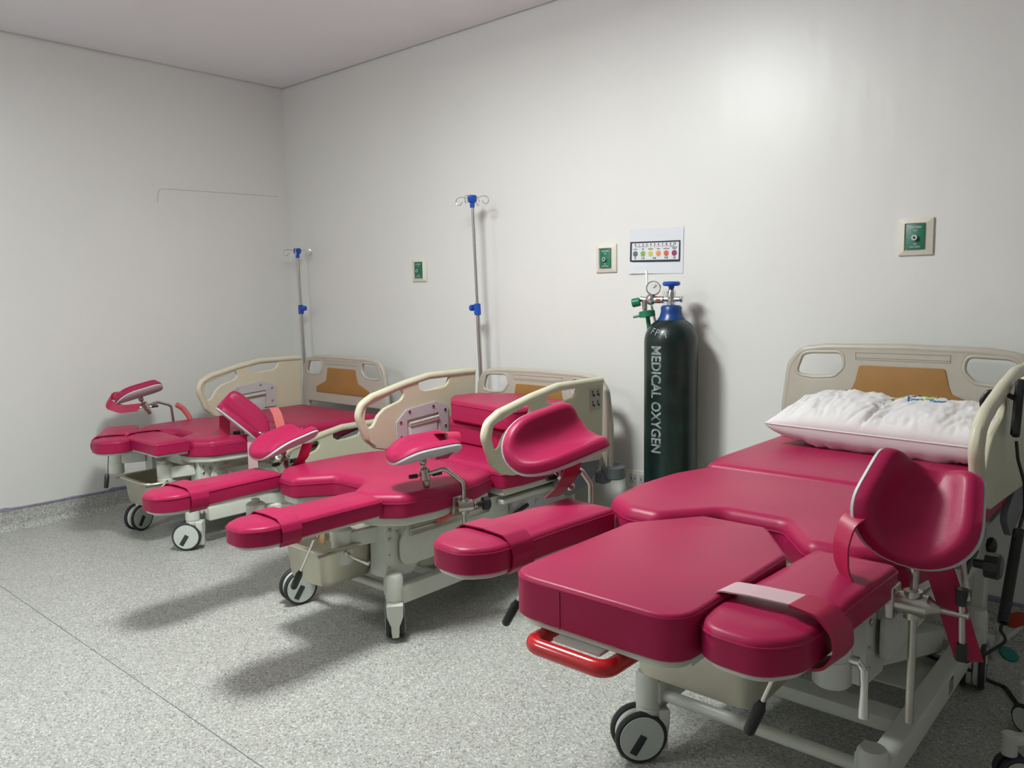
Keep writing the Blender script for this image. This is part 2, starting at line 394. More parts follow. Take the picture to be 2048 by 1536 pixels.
def crutch_shape(L=.30, W=.235, depth=.07, th=.030, far=8, near=2.5, k0=0.0, under=False, flare=.0):
    NA, rings = 56, [1.0, .985, .95, .88, .75, .55, .3, .12, .01]
    V, F = [], []
    def dom(a, k):
        c, s = math.cos(a), math.sin(a); e = far if c > 0 else near
        u = math.copysign(abs(c)**(2/e), c)*k; v = math.copysign(abs(s)**(2/(far if c > 0 else 2.6)), s)*k
        return u, v
    def pos(u, v, h):
        wv = W/2*(1+flare*u)
        base = depth*(abs(v)**2.2); ang = math.atan(depth*2.2*abs(v)**1.2/(W/2))*(1 if v > 0 else -1)
        return Vector((u*L/2, v*wv-math.sin(ang)*h, base+math.cos(ang)*h))
    prof = []
    if not under:
        for k in rings: prof.append((k, th*math.sqrt(max(0, 1-((max(k, .9)-.9)/.1)**2)) if k > .9 else th))
        low = [(1.0, 0), (.98, -.002), (.6, -.002), (.08, -.002)]
    else:
        for k in (1.0, .6, .08): prof.append((k, -.002))
        low = [(1.015, -.008), (1.0, -.013), (.9, -.016), (.6, -.018), (.08, -.018)]
        prof = [(.9, -.002), (.5, -.002), (.08, -.002)]; low = [(.97, -.001), (.992, -.004), (.985, -.011), (.9, -.016), (.6, -.018), (.08, -.018)]
    seq = prof[::-1]+low
    for k, h in seq:
        for i in range(NA):
            a = 2*PI*i/NA; u, v = dom(a, k); V.append(pos(u, v, h))
    for r in range(len(seq)-1):
        for i in range(NA):
            j = (i+1) % NA; F.append((r*NA+i, r*NA+j, (r+1)*NA+j, (r+1)*NA+i))
    F.append(tuple(range(NA))); F.append(tuple((len(seq)-1)*NA+i for i in range(NA))[::-1])
    return V, F
def frame_from(U, N):
    U = Vector(U).normalized(); N = Vector(N); N = (N-U*N.dot(U)).normalized(); Wd = N.cross(U)
    return Matrix((U, Wd, N)).transposed().to_4x4()
def crutch(root, c, U, N, rod, clamp, knob_dir=(1, 0, 0), straps=(), L=.30, W=.235, depth=.07, lever=True, knob_at=None, flare=0):
    """knee crutch: padded gutter, shell, swivel joint, bent rod, rail clamp."""
    m = frame_from(U, N); m.translation = Vector(c)
    pad = ob('knee_crutch', xf(crutch_shape(L, W, depth, flare=flare), m), 'vinyl', root, smooth=60)
    ob('shell', xf(crutch_shape(L, W, depth, under=True, flare=flare), m), 'shell', pad, smooth=50)
    R = [Vector(p) for p in rod]; n = m.to_3x3() @ Vector((0, 0, 1)); under = Vector(c)-n*.016
    j = R[0]
    d = (j-under).normalized()
    ob('swivel_joint', [tube([under, under+d*.02, j-d*.03], [.014, .008, .010], 12), tube([j-d*.030, j-d*.022, j+d*.020, j+d*.024, j+d*.045, j+d*.050], [.012, .021, .021, .014, .013, .010], 18), sphere(under+d*.012, .016)], 'steel', pad)
    rd = ob('crutch_rod', tube(R, .0085, 12, fil=.03), 'steel', root)
    cp = Vector(clamp); kd = Vector(knob_dir).normalized()
    ob('clamp', [tube([cp-Vector((0, 0, .03)), cp+Vector((0, 0, .03))], .018, 16), tube([cp-kd*.035, cp-kd*.03, cp+kd*.03, cp+kd*.036], [.015, .024, .024, .018], 20), tube([cp+kd*.036, cp+kd*.055], [.018, .008], 16), box(cp.x-.05 if kd.x > 0 else cp.x+.03, cp.x-.03 if kd.x > 0 else cp.x+.05, cp.y-.03, cp.y+.03, cp.z-.035, cp.z+.035, .004)], 'steel', rd)
    ks = cp+kd*.055
    if knob_at:
        ks = Vector(knob_at); k0 = cp+kd*.05
        ob('tee_handle', [tube([k0, k0+kd*.055], [.007, .007], 8), tube([k0+kd*.04+Vector((0, 0, .045)), k0+kd*.045-Vector((0, 0, .07))], [.006, .006], 8), tube([Vector((k0.x+.05, k0.y, k0.z+.03)), ks-kd*.02], .006, 8)], 'steel', rd)
        ob('grip', tube([k0+kd*.04+Vector((0, 0, .02)), k0+kd*.04+Vector((0, 0, .055))], [.010, .013], 10), 'black', rd)
        ob('grip', tube([k0+kd*.045-Vector((0, 0, .06)), k0+kd*.045-Vector((0, 0, .095))], [.011, .012], 10), 'black', rd)
    ob('knob', [tube([ks, ks+kd*.02, ks+kd*.021, ks+kd*.045, ks+kd*.05], [.010, .011, .026, .027, .022], 10)], 'black', rd, smooth=30)
    if lever:
        lz = j+Vector((0, 0, .0)); sd = (m.to_3x3() @ Vector((1, 0, 0)))
        sd.z = 0; sd = sd.normalized()
        ob('lever', [tube([lz-sd*.035, lz+sd*.035], .004, 8)], 'steel', pad)
        ob('grip', tube([lz+sd*.033, lz+sd*.07], [.010, .008], 10), 'black', pad)
        ob('grip', tube([lz-sd*.033, lz-sd*.065], [.009, .008], 10), 'black', pad)
    for path, wd, w, mt in straps:
        ob('strap', ribbon(fillet([Vector(p) for p in path], .05, 5, False), wd, w, .004), mt, pad)
    return pad

def caster(root, x, y, yaw, top=.25, name='caster'):
    r, wd = .074, .019; gap = .034
    cz = r+.001; ax = Vector((math.cos(yaw), math.sin(yaw), 0)); hd = Vector((-ax.y, ax.x, 0))
    wc = Vector((x, y, cz))-hd*.028
    c = ob(name, [lathe([(.026, .105), (.034, .125), (.034, .150), (.0325, .152), (.0325, .158), (.035, .160), (.035, top-.01), (.028, top)], 24, T(x, y, 0)),
                  bar(wc+Vector((0, 0, -.004)), Vector((x, y, .14)), .030, .06, .008),
                  xf(slab(fl([(-.033, .15), (.033, .15), (.031, .105), (.016, .065), (.013, .022), (-.013, .022), (-.016, .065), (-.031, .105)][::-1], .006), -.054, -.022, .004, .003), Matrix(((ax.x, 0, -hd.x, x), (ax.y, 0, -hd.y, y), (0, 1, 0, 0), (0, 0, 0, 1))))], 'white', root)
    for s in (-1, 1):
        p = wc+ax*(s*(gap/2)); q = wc+ax*(s*(gap/2+wd))
        face = q+ax*(s*.0006); up = Vector((0, 0, 1))
        slot_d = (hd*.5+up*.8).normalized()
        tyre = cyl(p, q, r, 36, .005); hub = cyl(p-ax*(s*.004), q+ax*(s*.0015), r-.011, 36, .001)
        a, b = face+slot_d*.010, face-slot_d*.050
        sl = bar(a+ax*(s*.0012), b+ax*(s*.0012), .022, .004, .001, up=tuple(ax))
        ob('wheel', [tyre, hub, sl, cyl(p-ax*(s*gap*.45), p, .064, 28, .002)], ['rubber', 'hub', 'rubber', 'white'], c)
    return c

RAIL = [(-.21, .32), (-.45, .322), (-.58, .322), (-.76, .295), (-.99, .25), (-1.065, .215), (-1.09, .165), (-1.03, .03), (-.98, -.015), (-.90, -.035), (-.80, -.04), (-.23, -.075)]
OP1 = [(-1.02, .195), (-.79, .258), (-.765, .235), (-.79, .205), (-.905, .175), (-.95, .145), (-.985, .095), (-1.015, .09), (-1.035, .14)]
OP2 = [(-.66, .285), (-.58, .294), (-.43, .294), (-.42, .275), (-.47, .243), (-.62, .238), (-.66, .255)]
def side_rail(root, x, Tp, sgn, dy=0, drop=0, sc=1):
    """moulded side rail; sgn=-1 left side of the bed, +1 right side."""
    tr = lambda P: [((a+.22)*sc-.22+dy, b+Tp-drop) for a, b in P]
    out = fl(tr(RAIL), [.01, .3, .2, .3, .3, .05, .05, .2, .05, .05, .3, .03], 5)
    o1 = fl(tr(OP1), [.02, .02, .02, .05, .05, .05, .03, .02, .03], 4); o2 = fl(tr(OP2), [.015, .1, .01, .02, .04, .03, .02], 4)
    pl = curve_mesh([out, o1, o2], .011, .006)
    r = ob('side_rail', xf(pl, T(x, 0, 0) @ YZ), 'ivory', root)
    # thick grip edge and raised lower lip of the openings
    top = fillet([Vector((x, (a+.22)*sc-.22+dy, b+Tp-drop)) for a, b in [(-.22, .308), (-.45, .310), (-.58, .310), (-.76, .283), (-.98, .238), (-1.05, .205), (-1.072, .155), (-1.02, .035), (-.97, -.002), (-.90, -.02)]], .05, 5, False)
    lip = fillet([Vector((x, (a+.22)*sc-.22+dy, b+Tp-drop)) for a, b in [(-.415, .29), (-.44, .243), (-.62, .222), (-.78, .197), (-.90, .167), (-.94, .137), (-.975, .084), (-1.02, .075)]], .03, 5, False)
    n = len(top); rr = [.019-.011*max(0, (i/n-.72)/.28) for i in range(n)]
    ob('grip_edge', [tube(top, rr, 14), tube(lip, [.011]*len(lip), 10)], 'ivory', r, smooth=60)
    if not drop:
        # inner steel mounting plate with screws and folding handle slot
        xi = x-sgn*.017; y0 = -.80+dy; pts = [(y0, .0), (y0, .10), (y0+.07, .155), (y0+.27, .175), (y0+.36, .14), (y0+.36, .0)]
        hole = [(y0+.07, -.02+.03), (y0+.07, .10), (y0+.29, .115), (y0+.29, .01)]
        pm = curve_mesh([fl([(a, b+Tp) for a, b in pts], .012), fl([(a, b+Tp) for a, b in hole], .006)], .0035, .001)
        mp = ob('mounting_plate', xf(pm, T(xi, 0, 0) @ YZ), 'shell', r)
        for a, b in ((y0+.025, .02), (y0+.025, .095), (y0+.085, .142), (y0+.25, .152), (y0+.335, .125), (y0+.335, .04)):
            ob('screw', cyl((xi-sgn*.0035, a, b+Tp), (xi-sgn*.008, a, b+Tp), .009, 12), 'chrome', r)
        ob('latch', [box(xi-.008, xi+.008, y0+.085, y0+.275, Tp-.02, Tp+.062, .003), tube([(xi-sgn*.01, y0+.08, Tp+.08), (xi-sgn*.01, y0+.28, Tp+.095)], .008, 10)], 'shell', r)
    return r

HB = [(-.455, -.16), (-.455, .09), (-.437, .26), (-.39, .325), (-.28, .338), (0, .343), (.28, .338), (.39, .325), (.437, .26), (.455, .09), (.455, -.16), (.41, -.16), (.39, .02), (-.39, .02), (-.41, -.16)]
def headboard(root, cx, Tp, y):
    m = T(cx, y, Tp) @ XZ
    holes = []
    for s in (-1, 1):
        h = [(s*.405, .215), (s*.375, .30), (s*.34, .308), (s*.215, .312), (s*.205, .255), (s*.245, .212), (s*.33, .205)]
        holes.append(fl(h, [.05, .045, .04, .035, .045, .045, .05], 6))
    hb = ob('headboard', xf(curve_mesh([fl(HB, [.01, .3, .08, .06, .3, .5, .3, .06, .08, .3, .01, .01, .02, .02, .01], 5)]+holes, .015, .009), m), 'cream', root)
    edge = fillet([Vector((a, 0, b)) for a, b in [(-.443, -.16), (-.443, .09), (-.424, .25), (-.382, .312), (-.28, .326), (0, .331), (.28, .326), (.382, .312), (.424, .25), (.443, .09), (.443, -.16)]], .08, 5, False)
    ob('rim', xf(tube(edge, .0165, 12), T(cx, y, Tp)), 'cream', hb, smooth=60)
    for h in holes: ob('hole_lip', xf(tube([Vector((p[0], -.0, p[1])) for p in h], .0085, 8, closed=True), T(cx, y-.009, Tp)), 'cream', hb, smooth=60)
    inlay = [(-.15, .262), (.15, .262), (.163, .20), (.175, .17), (.285, .128), (.29, .09), (-.29, .09), (-.285, .128), (-.175, .17), (-.163, .20)]
    ob('inlay', xf(slab(fl(inlay, .012, 3), .0135, .0185, .0015, 0), T(cx, y, Tp) @ XZ), 'orange', hb)
    g = [tube([Vector((a, -.0158, b)) for a, b in p], .0016, 6) for p in ([(-.165, .285), (.165, .285), (.165, .312), (-.165, .312), (-.165, .285)], [(-.165, .292), (.165, .292)])]
    ob('moulded_groove', xf((lambda s: s)(g[0]), T(cx, y, Tp)), 'cream', hb); 
    ob('moulded_groove', xf(g[1], T(cx, y, Tp)), 'cream', hb)
    for s in (-1, 1):
        b = ob('corner_bumper', [lathe([(.052, -.032), (.060, -.026), (.060, .026), (.052, .032)], 28, T(cx+s*.44, y+.03, Tp-.145)), box(cx+s*.40-.03, cx+s*.40+.03, y-.035, y+.03, Tp-.20, Tp-.145, .006)], 'grey', root)
    return hb

SEAT = [(-.365, -.93), (-.42, -1.10), (-.43, -1.32), (-.405, -1.47), (-.30, -1.553), (-.195, -1.56), (-.085, -1.415), (.085, -1.415), (.195, -1.56), (.30, -1.553), (.405, -1.47), (.43, -1.32), (.42, -1.10), (.365, -.93)]
SEATR = [.07, .3, .2, .07, .08, .05, .05, .05, .05, .08, .07, .2, .3, .07]
def foot_outline(): return fl([(-.085, 0), (-.205, -.17), (-.205, -.63), (.205, -.63), (.205, -.17), (.085, 0)], [.02, .02, .07, .07, .02, .02], 5)

def bed(cx, Tp, label, dy=0, foot=False, rail_l='up', rail_r='up', dull=False):
    R = empty('delivery_bed', (cx, 0, 0), label, 'hospital bed', 'obstetric delivery beds along the white wall')
    th = .090
    # mattress sections
    b0 = fl([(-.395, -.918+dy), (.395, -.918+dy), (.42, -.80+dy), (.42, -.26), (.40, -.225), (-.40, -.225), (-.42, -.26), (-.42, -.80+dy)], [.03, .03, .2, .03, .03, .03, .03, .2], 4)
    bk = ob('back_section', slab(b0, Tp-th, Tp, .030, .004, crown=.005, seg=5), 'vinyl', R); piping(bk, b0, Tp-.030, d=.0005)
    s0 = fl([(a, b+dy) for a, b in SEAT], SEATR, 5)
    st = ob('seat_section', slab(s0, Tp-th, Tp, .034, .006, seg=8), 'vinyl', R); piping(st, s0, Tp-.034, d=.0005)
    ob('back_frame', box(-.39, .39, -.905+dy, -.25, Tp-th-.034, Tp-th-.001, .006), 'white', R)
    ob('seat_frame', slab(inset(s0, .016), Tp-th-.034, Tp-th-.001, .006, .006), 'white', R)
    if foot:
        fo = [(p[0]-.005, p[1]-1.505+dy) for p in foot_outline()]
        fs = ob('foot_section', slab(fo, Tp-.088, Tp+.002, .010, .004, seg=4), 'vinyl', R); piping(fs, fo, Tp-.006, d=.001)
        ob('vertical_seam', tube([(.0-.07, -2.135+dy-.0006, Tp-.010), (-.07, -2.135+dy-.0006, Tp-.086)], .0013, 6), 'vinyl_dark', fs)
        ob('support_plate', [slab(inset(fo, .014), Tp-.106, Tp-.087, .003, .003), box(-.20, .19, -1.95+dy, -1.62+dy, Tp-.14, Tp-.105, .003), bar((.10, -2.02+dy, Tp-.125), (.10, -1.60+dy, Tp-.125), .12, .03)], 'white', fs)
        h = fillet([Vector(p) for p in [(-.125, -2.03+dy, Tp-.122), (-.125, -2.165+dy, Tp-.122), (.06, -2.165+dy, Tp-.122), (.06, -2.03+dy, Tp-.122)]], .03, 6, False)
        tag(ob('pull_handle', tube(h, .017, 16), 'red', fs, smooth=60), 'glossy red tube handle')
        ob('handle_plate', box(-.085, .03, -2.14+dy, -2.04+dy, Tp-.114, Tp-.107, .002), 'white', fs)
    # chassis under the seat: side shroud, accessory rail, front bracket, arms
    for s in (-1, 1):
        sh = [(-.33, -.13), (-1.40, -.13), (-1.44, -.20), (-1.44, -.30), (-1.10, -.30), (-.72, -.335), (-.45, -.335), (-.33, -.28)]
        ring = [[(a+dy, b+Tp) for a, b in sh]]; hole = [(-.83, -.215), (-.83, -.285), (-.77, -.285), (-.77, -.215)]
        hole = fl([(a+dy, b+Tp) for a, b in hole], .028)
        ob('side_shroud', xf(curve_mesh([fl(ring[0], [.02, .02, .02, .06, .05, .3, .1, .05]), hole], .006, .002), T(s*.335, 0, 0) @ YZ), 'white', R)
        ob('accessory_rail', box(s*.372-.006, s*.372+.006, -1.42+dy, -.98+dy, Tp-.175, Tp-.148, .002), 'steel', R)
        for yy in (-1.38, -1.02): ob('rail_spacer', cyl((s*.336, yy+dy, Tp-.162), (s*.372, yy+dy, Tp-.162), .008, 10), 'white', R)
        ob('under_rail', box(s*.365-.018, s*.365+.018, -.90+dy, -.30+dy, Tp-.165, Tp-.143, .005), 'white', R)
        # latch plates for the folding side rail
        ob('rail_pivot', [box(s*.358-.012, s*.358+.012, -.82+dy, -.50+dy, Tp-.235, Tp-.165, .003)]+[cyl((s*.37, yy+dy, Tp-.2), (s*.378, yy+dy, Tp-.2), .012, 12) for yy in (-.78, -.66)], 'shell', R)
        ob('release_lever', tube([(s*.385, -.86+dy, Tp-.225), (s*.385, -.74+dy, Tp-.195)], .009, 10), 'black', R)
        fb = [(-1.50, -.10), (-1.50, -.335), (-1.37, -.345), (-1.33, -.31), (-1.30, -.20), (-1.22, -.13), (-1.22, -.10)]
        br = ob('front_bracket', xf(slab(fl([(a+dy, b+Tp) for a, b in fb], [.004, .004, .02, .04, .05, .03, .004]), -.09, .0, .003, .003), T(s*.318+(0 if s > 0 else .09), 0, 0) @ YZ), 'white', R)
        for yy, zz in ((-1.475, -.15), (-1.475, -.185), (-1.44, -.165), (-1.48, -.245), (-1.48, -.295)):
            ob('bolt', cyl((s*.318, yy+dy, Tp+zz), (s*.325, yy+dy, Tp+zz), .008 if zz > -.2 else .004, 12), 'steel', R)
    # crosswise box closing the chassis
    ob('cross_member', [box(-.33, .33, -1.42+dy, -1.36+dy, Tp-.20, Tp-.14, .004), box(-.33, .33, -.50+dy, -.44+dy, Tp-.28, Tp-.20, .004), box(-.20, .20, -1.30+dy, -.55+dy, Tp-.19, Tp-.15, .004)], 'white', R)
    # base
    bx = .04
    for s in (-1, 1):
        ob('base_rail', box(bx+s*.30-.027, bx+s*.30+.027, -1.48+dy, -.38+dy, .135, .205, .005), 'white', R)
        ob('lift_arm', [bar((bx+s*.225, -1.28+dy, Tp-.32 if Tp < .65 else Tp-.34), (bx+s*.225, -.62+dy, .19), .045, .075, .006), cyl((bx+s*.20, -1.28+dy, Tp-.32), (bx+s*.25, -1.28+dy, Tp-.32), .03, 18)], 'white', R)
        ob('rear_post', [bar((bx+s*.30, -.40+dy, .20), (bx+s*.30, -.40+dy, Tp-.26), .04, .05, .006, up=(0, 1, 0))], 'white', R)
        k = ob('end_cap', sphere((bx+s*.325, -.40+dy, Tp-.27), .03, (.6, 1, 1)), 'black', R)
    ob('front_bar', tube([(bx-.30, -1.47+dy, .185), (bx+.30, -1.47+dy, .185)], .017, 14), 'white', R)
    for s in (-1, 1): ob('bar_bracket', [box(bx+s*.265-.006, bx+s*.265+.006, -1.50+dy, -1.43+dy, .165, .235, .008)]+[cyl((bx+s*.257, yy+dy, zz), (bx+s*.273, yy+dy, zz), .009, 12) for yy, zz in ((-1.445, .22), (-1.47, .185))], 'white', R)
    ob('base_cross_bar', box(bx-.29, bx+.29, -1.22+dy, -1.14+dy, .15, .19, .004), 'white', R)
    ob('base_cross_bar', box(bx-.29, bx+.29, -.60+dy, -.50+dy, .15, .19, .004), 'white', R)
    ob('base_floor_plate', box(bx-.27, bx+.27, -.95+dy, -.66+dy, .152, .158, .001), 'white', R)
    ob('lift_motor', [cyl((bx, -1.15+dy, Tp-.27), (bx, -.62+dy, .25), .03, 18), box(bx-.07, bx+.07, -.72+dy, -.56+dy, .19, .31, .012)], 'grey', R)
    # rails, headboard
    (dl, sl), (dr, sr) = {-.01: ((-.01, .945), (-.035, .965)), .12: ((0, .88), (0, .88))}.get(dy, ((dy, 1), (dy, 1))); dyr = dr
    headboard(R, 0, Tp+(.02 if Tp > .65 else 0), -.185)
    side_rail(R, -.437, Tp+.01, -1, dl, drop=.36 if rail_l == 'down' else 0, sc=sl)
    side_rail(R, .437, Tp+.01, 1, dr, drop=.36 if rail_r == 'down' else 0, sc=sr)
    for s in (-1, 1):
        ob('rail_shroud', xf(slab(fl([(-.60+dyr, Tp-.12), (-.42+dy, Tp-.04), (-.26+dy, Tp-.04), (-.26+dy, Tp-.10), (-.34+dy, Tp-.17), (-.50+dy, Tp-.20)], .03), -.010, .010, .003, .003), T(s*.425, 0, 0) @ YZ), 'grey', R)
    R['dull'] = False; del R['dull']
    return R
def pivot(R, x, y, Tp, armx, ay, handle=True, side=1, down=False):
    """hinge post of a leg rest, its arm to the front bracket and a chrome clamping handle."""
    p = ob('leg_rest_post', [lathe([(.034, 0), (.040, .006), (.040, .06), (.038, .062), (.038, .068), (.040, .07), (.040, .13), (.03, .138)], 24, T(x, y, Tp-.265)), cyl((x, y, Tp-.13), (x, y, Tp-.112), .018, 14)], 'white', R)
    ob('arm', [bar((x+side*.02, y+.02, Tp-.175), (armx, ay, Tp-.165), .03, .06, .004)]+[cyl((armx-side*.04, ay-.022, Tp+z), (armx-side*.04, ay-.014, Tp+z), .007, 10) for z in (-.15, -.18)], 'white', p)
    if handle:
        h = Vector((x+side*.045, y-.01, Tp-.215))
        if down:
            h = Vector((x+side*.055, y, Tp-.20))
            ob('clamp_handle', [cyl(h-Vector((.05, 0, 0)), h+Vector((.004, 0, 0)), .010, 12), tube([h, h+Vector((.012, -.005, -.012)), h+Vector((.014, -.006, -.06)), h+Vector((.014, -.006, -.115))], [.008, .010, .008, .011], 12)], 'chrome', p)
        else: ob('clamp_handle', [cyl(h-Vector((side*.03, 0, 0)), h+Vector((side*.005, -.004, 0)), .009, 12), tube([h, h+Vector((side*.045, .0, -.012)), h+Vector((side*.10, .02, -.026))], [.006, .006, .009], 10)], 'chrome', p)

# ------------------------------------------------------------ three beds
T1, T2, T3 = .575, .57, .73
V_ = 'vinyl'
# --- bed 1, in the corner
B1 = bed(.83, T1, 'farthest pink delivery bed in the room corner with its leg rests swung crosswise', dy=.12, rail_r='down')
leg_rest(B1, .37-.83, -1.44, T1+.005, math.radians(62), .57, lever=((-.02, -.52), (-.03, -.55, -.18)))
leg_rest(B1, 1.165-.83, -1.515, T1+.012, math.radians(-92), .56, strap='tight')
# --- bed 2
B2 = bed(2.51, T2, 'middle pink delivery bed with two loose cushions stacked on its back section', dy=-.01)
leg_rest(B2, 2.775-2.51, -1.535, T2-.006, math.radians(-2), .565, lever=((.13, -.33), (.065, -.35, -.20)))
leg_rest(B2, 2.075-2.51, -1.525, T2-.006, math.radians(3), .56)
# --- bed 3
B3 = bed(4.27, T3, 'nearest raised pink delivery bed with a white pillow at its head', dy=-.055, foot=True, rail_l='down')
leg_rest(B3, 4.575-4.27, -1.60, T3-.012, math.radians(-3), .565, strap='loose', lever=((.025, -.39), (-.02, -.40, -.20)))
leg_rest(B3, 3.825-4.27, -1.56, T3-.02, math.radians(-4), .555, lever=((.08, -.30), (.025, -.335, -.200)))
pivot(B1, -.42, -1.50, T1, -.30, -1.38, False, 1); pivot(B1, .19, -1.50, T1, .28, -1.38, True, 1)
pivot(B2, .20, -1.62, T2, .27, -1.50, True, 1); pivot(B2, -.40, -1.62, T2, -.27, -1.50, False, -1)
pivot(B3, .30, -1.72, T3, .27, -1.55, True, 1, True); pivot(B3, -.42, -1.68, T3, -.27, -1.55, False, -1)

def wl(bx_, p): return (p[0]-bx_, p[1], p[2])
# knee crutches (world coordinates minus the bed's x)
x = 4.27
crutch(B3, wl(x, (4.692, -1.62, .832)), (.04, .66, .75), (.34, -.66, .64), [wl(x, (4.688, -1.60, .757)), wl(x, (4.70, -1.62, .71)), wl(x, (4.70, -1.62, .38))], wl(x, (4.70, -1.625, .645)), (1, 0, 0),
       straps=[([wl(x, p) for p in [(4.625, -1.70, .85), (4.60, -1.74, .835), (4.595, -1.76, .79), (4.598, -1.765, .745), (4.612, -1.77, .722)]], (.75, -.60, -.15), .050, 'strap'),
               ([wl(x, p) for p in [(4.735, -1.64, .80), (4.745, -1.625, .74), (4.765, -1.57, .63), (4.785, -1.50, .50)]], (1, .35, .05), .055, 'strap')], L=.222, W=.222, depth=.082, flare=-.16, knob_at=wl(x, (4.80, -1.58, .745)))
crutch(B3, wl(x, (3.675, -1.56, .845)), (.15, .95, .16), (.50, -.36, .80), [wl(x, (3.70, -1.53, .765)), wl(x, (3.70, -1.44, .765)), wl(x, (3.70, -1.39, .71)), wl(x, (3.70, -1.39, .50))], wl(x, (3.70, -1.39, .60)), (-1, 0, 0),
       straps=[([wl(x, p) for p in [(3.74, -1.53, .81), (3.735, -1.54, .77), (3.715, -1.55, .735), (3.69, -1.57, .705)]], (.25, 1, 0), .06, 'strap')], L=.315, W=.215, depth=.062)
x = 2.51
crutch(B2, wl(x, (2.875, -1.35, .698)), (.32, .93, .08), (.06, -.10, 1), [wl(x, (2.882, -1.345, .618)), wl(x, (2.95, -1.30, .645)), wl(x, (2.975, -1.23, .58)), wl(x, (2.975, -1.225, .32))], wl(x, (2.975, -1.225, .485)), (.5, 1, 0),
       straps=[([wl(x, p) for p in [(2.84, -1.235, .758), (2.90, -1.25, .772), (2.975, -1.27, .782), (2.99, -1.285, .74), (2.95, -1.32, .685)]], (.5, 1, 0), .05, 'strap')], L=.275, W=.195, depth=.052)
crutch(B2, wl(x, (2.05, -1.44, .648)), (-.12, .92, .17), (.05, -.34, .92), [wl(x, (2.03, -1.42, .57)), wl(x, (2.01, -1.33, .57)), wl(x, (2.01, -1.25, .50)), wl(x, (2.01, -1.25, .36))], wl(x, (2.01, -1.25, .43)), (-1, 0, 0),
       straps=[([wl(x, p) for p in [(2.13, -1.36, .66), (2.12, -1.38, .60), (2.09, -1.41, .55), (2.06, -1.45, .52)]], (.2, 1, 0), .05, 'strap')], L=.30, W=.20, depth=.052)
x = .83
crutch(B1, wl(x, (.33, -1.31, .745)), (.28, .93, .24), (-.02, -.02, 1), [wl(x, (.34, -1.28, .67)), wl(x, (.33, -1.20, .69)), wl(x, (.33, -1.12, .66)), wl(x, (.33, -1.10, .40))], wl(x, (.33, -1.10, .43)), (-1, 0, 0),
       straps=[([wl(x, p) for p in [(.27, -1.40, .745), (.235, -1.44, .745), (.27, -1.47, .70), (.34, -1.42, .672), (.40, -1.34, .68)]], (.2, .6, 1), .055, 'strap')], L=.27, W=.175, depth=.045)
crutch(B1, wl(x, (1.19, -1.13, .645)), (-.42, -.58, .66), (.30, -.20, .80), [wl(x, (1.20, -1.12, .583)), wl(x, (1.29, -1.10, .585)), wl(x, (1.31, -1.04, .545)), wl(x, (1.31, -1.02, .38))], wl(x, (1.31, -1.02, .43)), (1, 0, 0),
       straps=[([wl(x, p) for p in [(1.14, -1.21, .68), (1.155, -1.225, .57), (1.16, -1.23, .52)]], (.4, .8, 0), .055, 'strap'),
               ([wl(x, p) for p in [(1.16, -1.225, .525), (1.165, -1.235, .45), (1.18, -1.23, .36)]], (.8, .4, 0), .035, 'velcro'),
               ([wl(x, p) for p in [(1.27, -1.13, .57), (1.275, -1.135, .50), (1.275, -1.135, .385)]], (.6, .7, 0), .05, 'velcro'),
               ([wl(x, p) for p in [(1.24, -.97, .70), (1.27, -.97, .67), (1.30, -.97, .60), (1.31, -.98, .54)]], (.3, .9, 0), .05, 'redgrip')], L=.31, W=.20, depth=.055)
# curved arm-grip horns beside the seats
for Bx, pts in ((B1, [(-.44, -1.02, T1-.08), (-.45, -1.03, T1+.0), (-.465, -1.06, T1+.06), (-.47, -1.10, T1+.09)]),
                (B2, [(.395, -1.10, T2-.120), (.40, -1.17, T2-.115), (.40, -1.24, T2-.122), (.395, -1.30, T2-.140)])):
    tag(ob('hand_grip', tube(fillet([Vector(p) for p in pts], .05, 4, False), .016, 12), 'redgrip', Bx, smooth=60), 'salmon red curved hand grip')
# casters: (x, y, axis yaw)
for Bx, cs in ((B1, [(-.26, -1.44, .3), (.34, -1.44, -.75), (-.26, -.42, .2), (.34, -.42, .4)]),
               (B2, [(-.26, -1.49, -.2), (.34, -1.49, .877+PI), (-.26, -.43, .2), (.34, -.43, .4)]),
               (B3, [(-.26, -1.55, -.72), (.34, -1.55, .3), (-.26, -.47, .2), (.34, -.50, .15)])):
    for cxx, cyy, yw in cs: caster(Bx, cxx, cyy, yw, top=.255)
# tan tag and black catch hanging under the seat of beds 1 and 2, rear release bars, push-button pedals
for Bx, px, py, pz in ((B2, .10, -1.64, .40), (B1, .34, -1.32, .28)):
    h = ob('seat_catch', [bar((px, py, pz+.03), (px+.05, py+.10, pz+.075), .035, .02, .005), box(px-.03, px+.03, py+.02, py+.05, pz-.03, pz+.08, .003)], ['black', 'white'], Bx)
    ob('hanging_tag', [box(px-.022, px+.022, py-.006, py+.002, pz-.035, pz+.018, .003)], 'tan', h)
    ob('ring', tube([Vector((px-.022+.014*math.cos(a*PI/6), py-.009, pz+.006+.014*math.sin(a*PI/6))) for a in range(12)], .003, 8, closed=True), 'chrome', h)
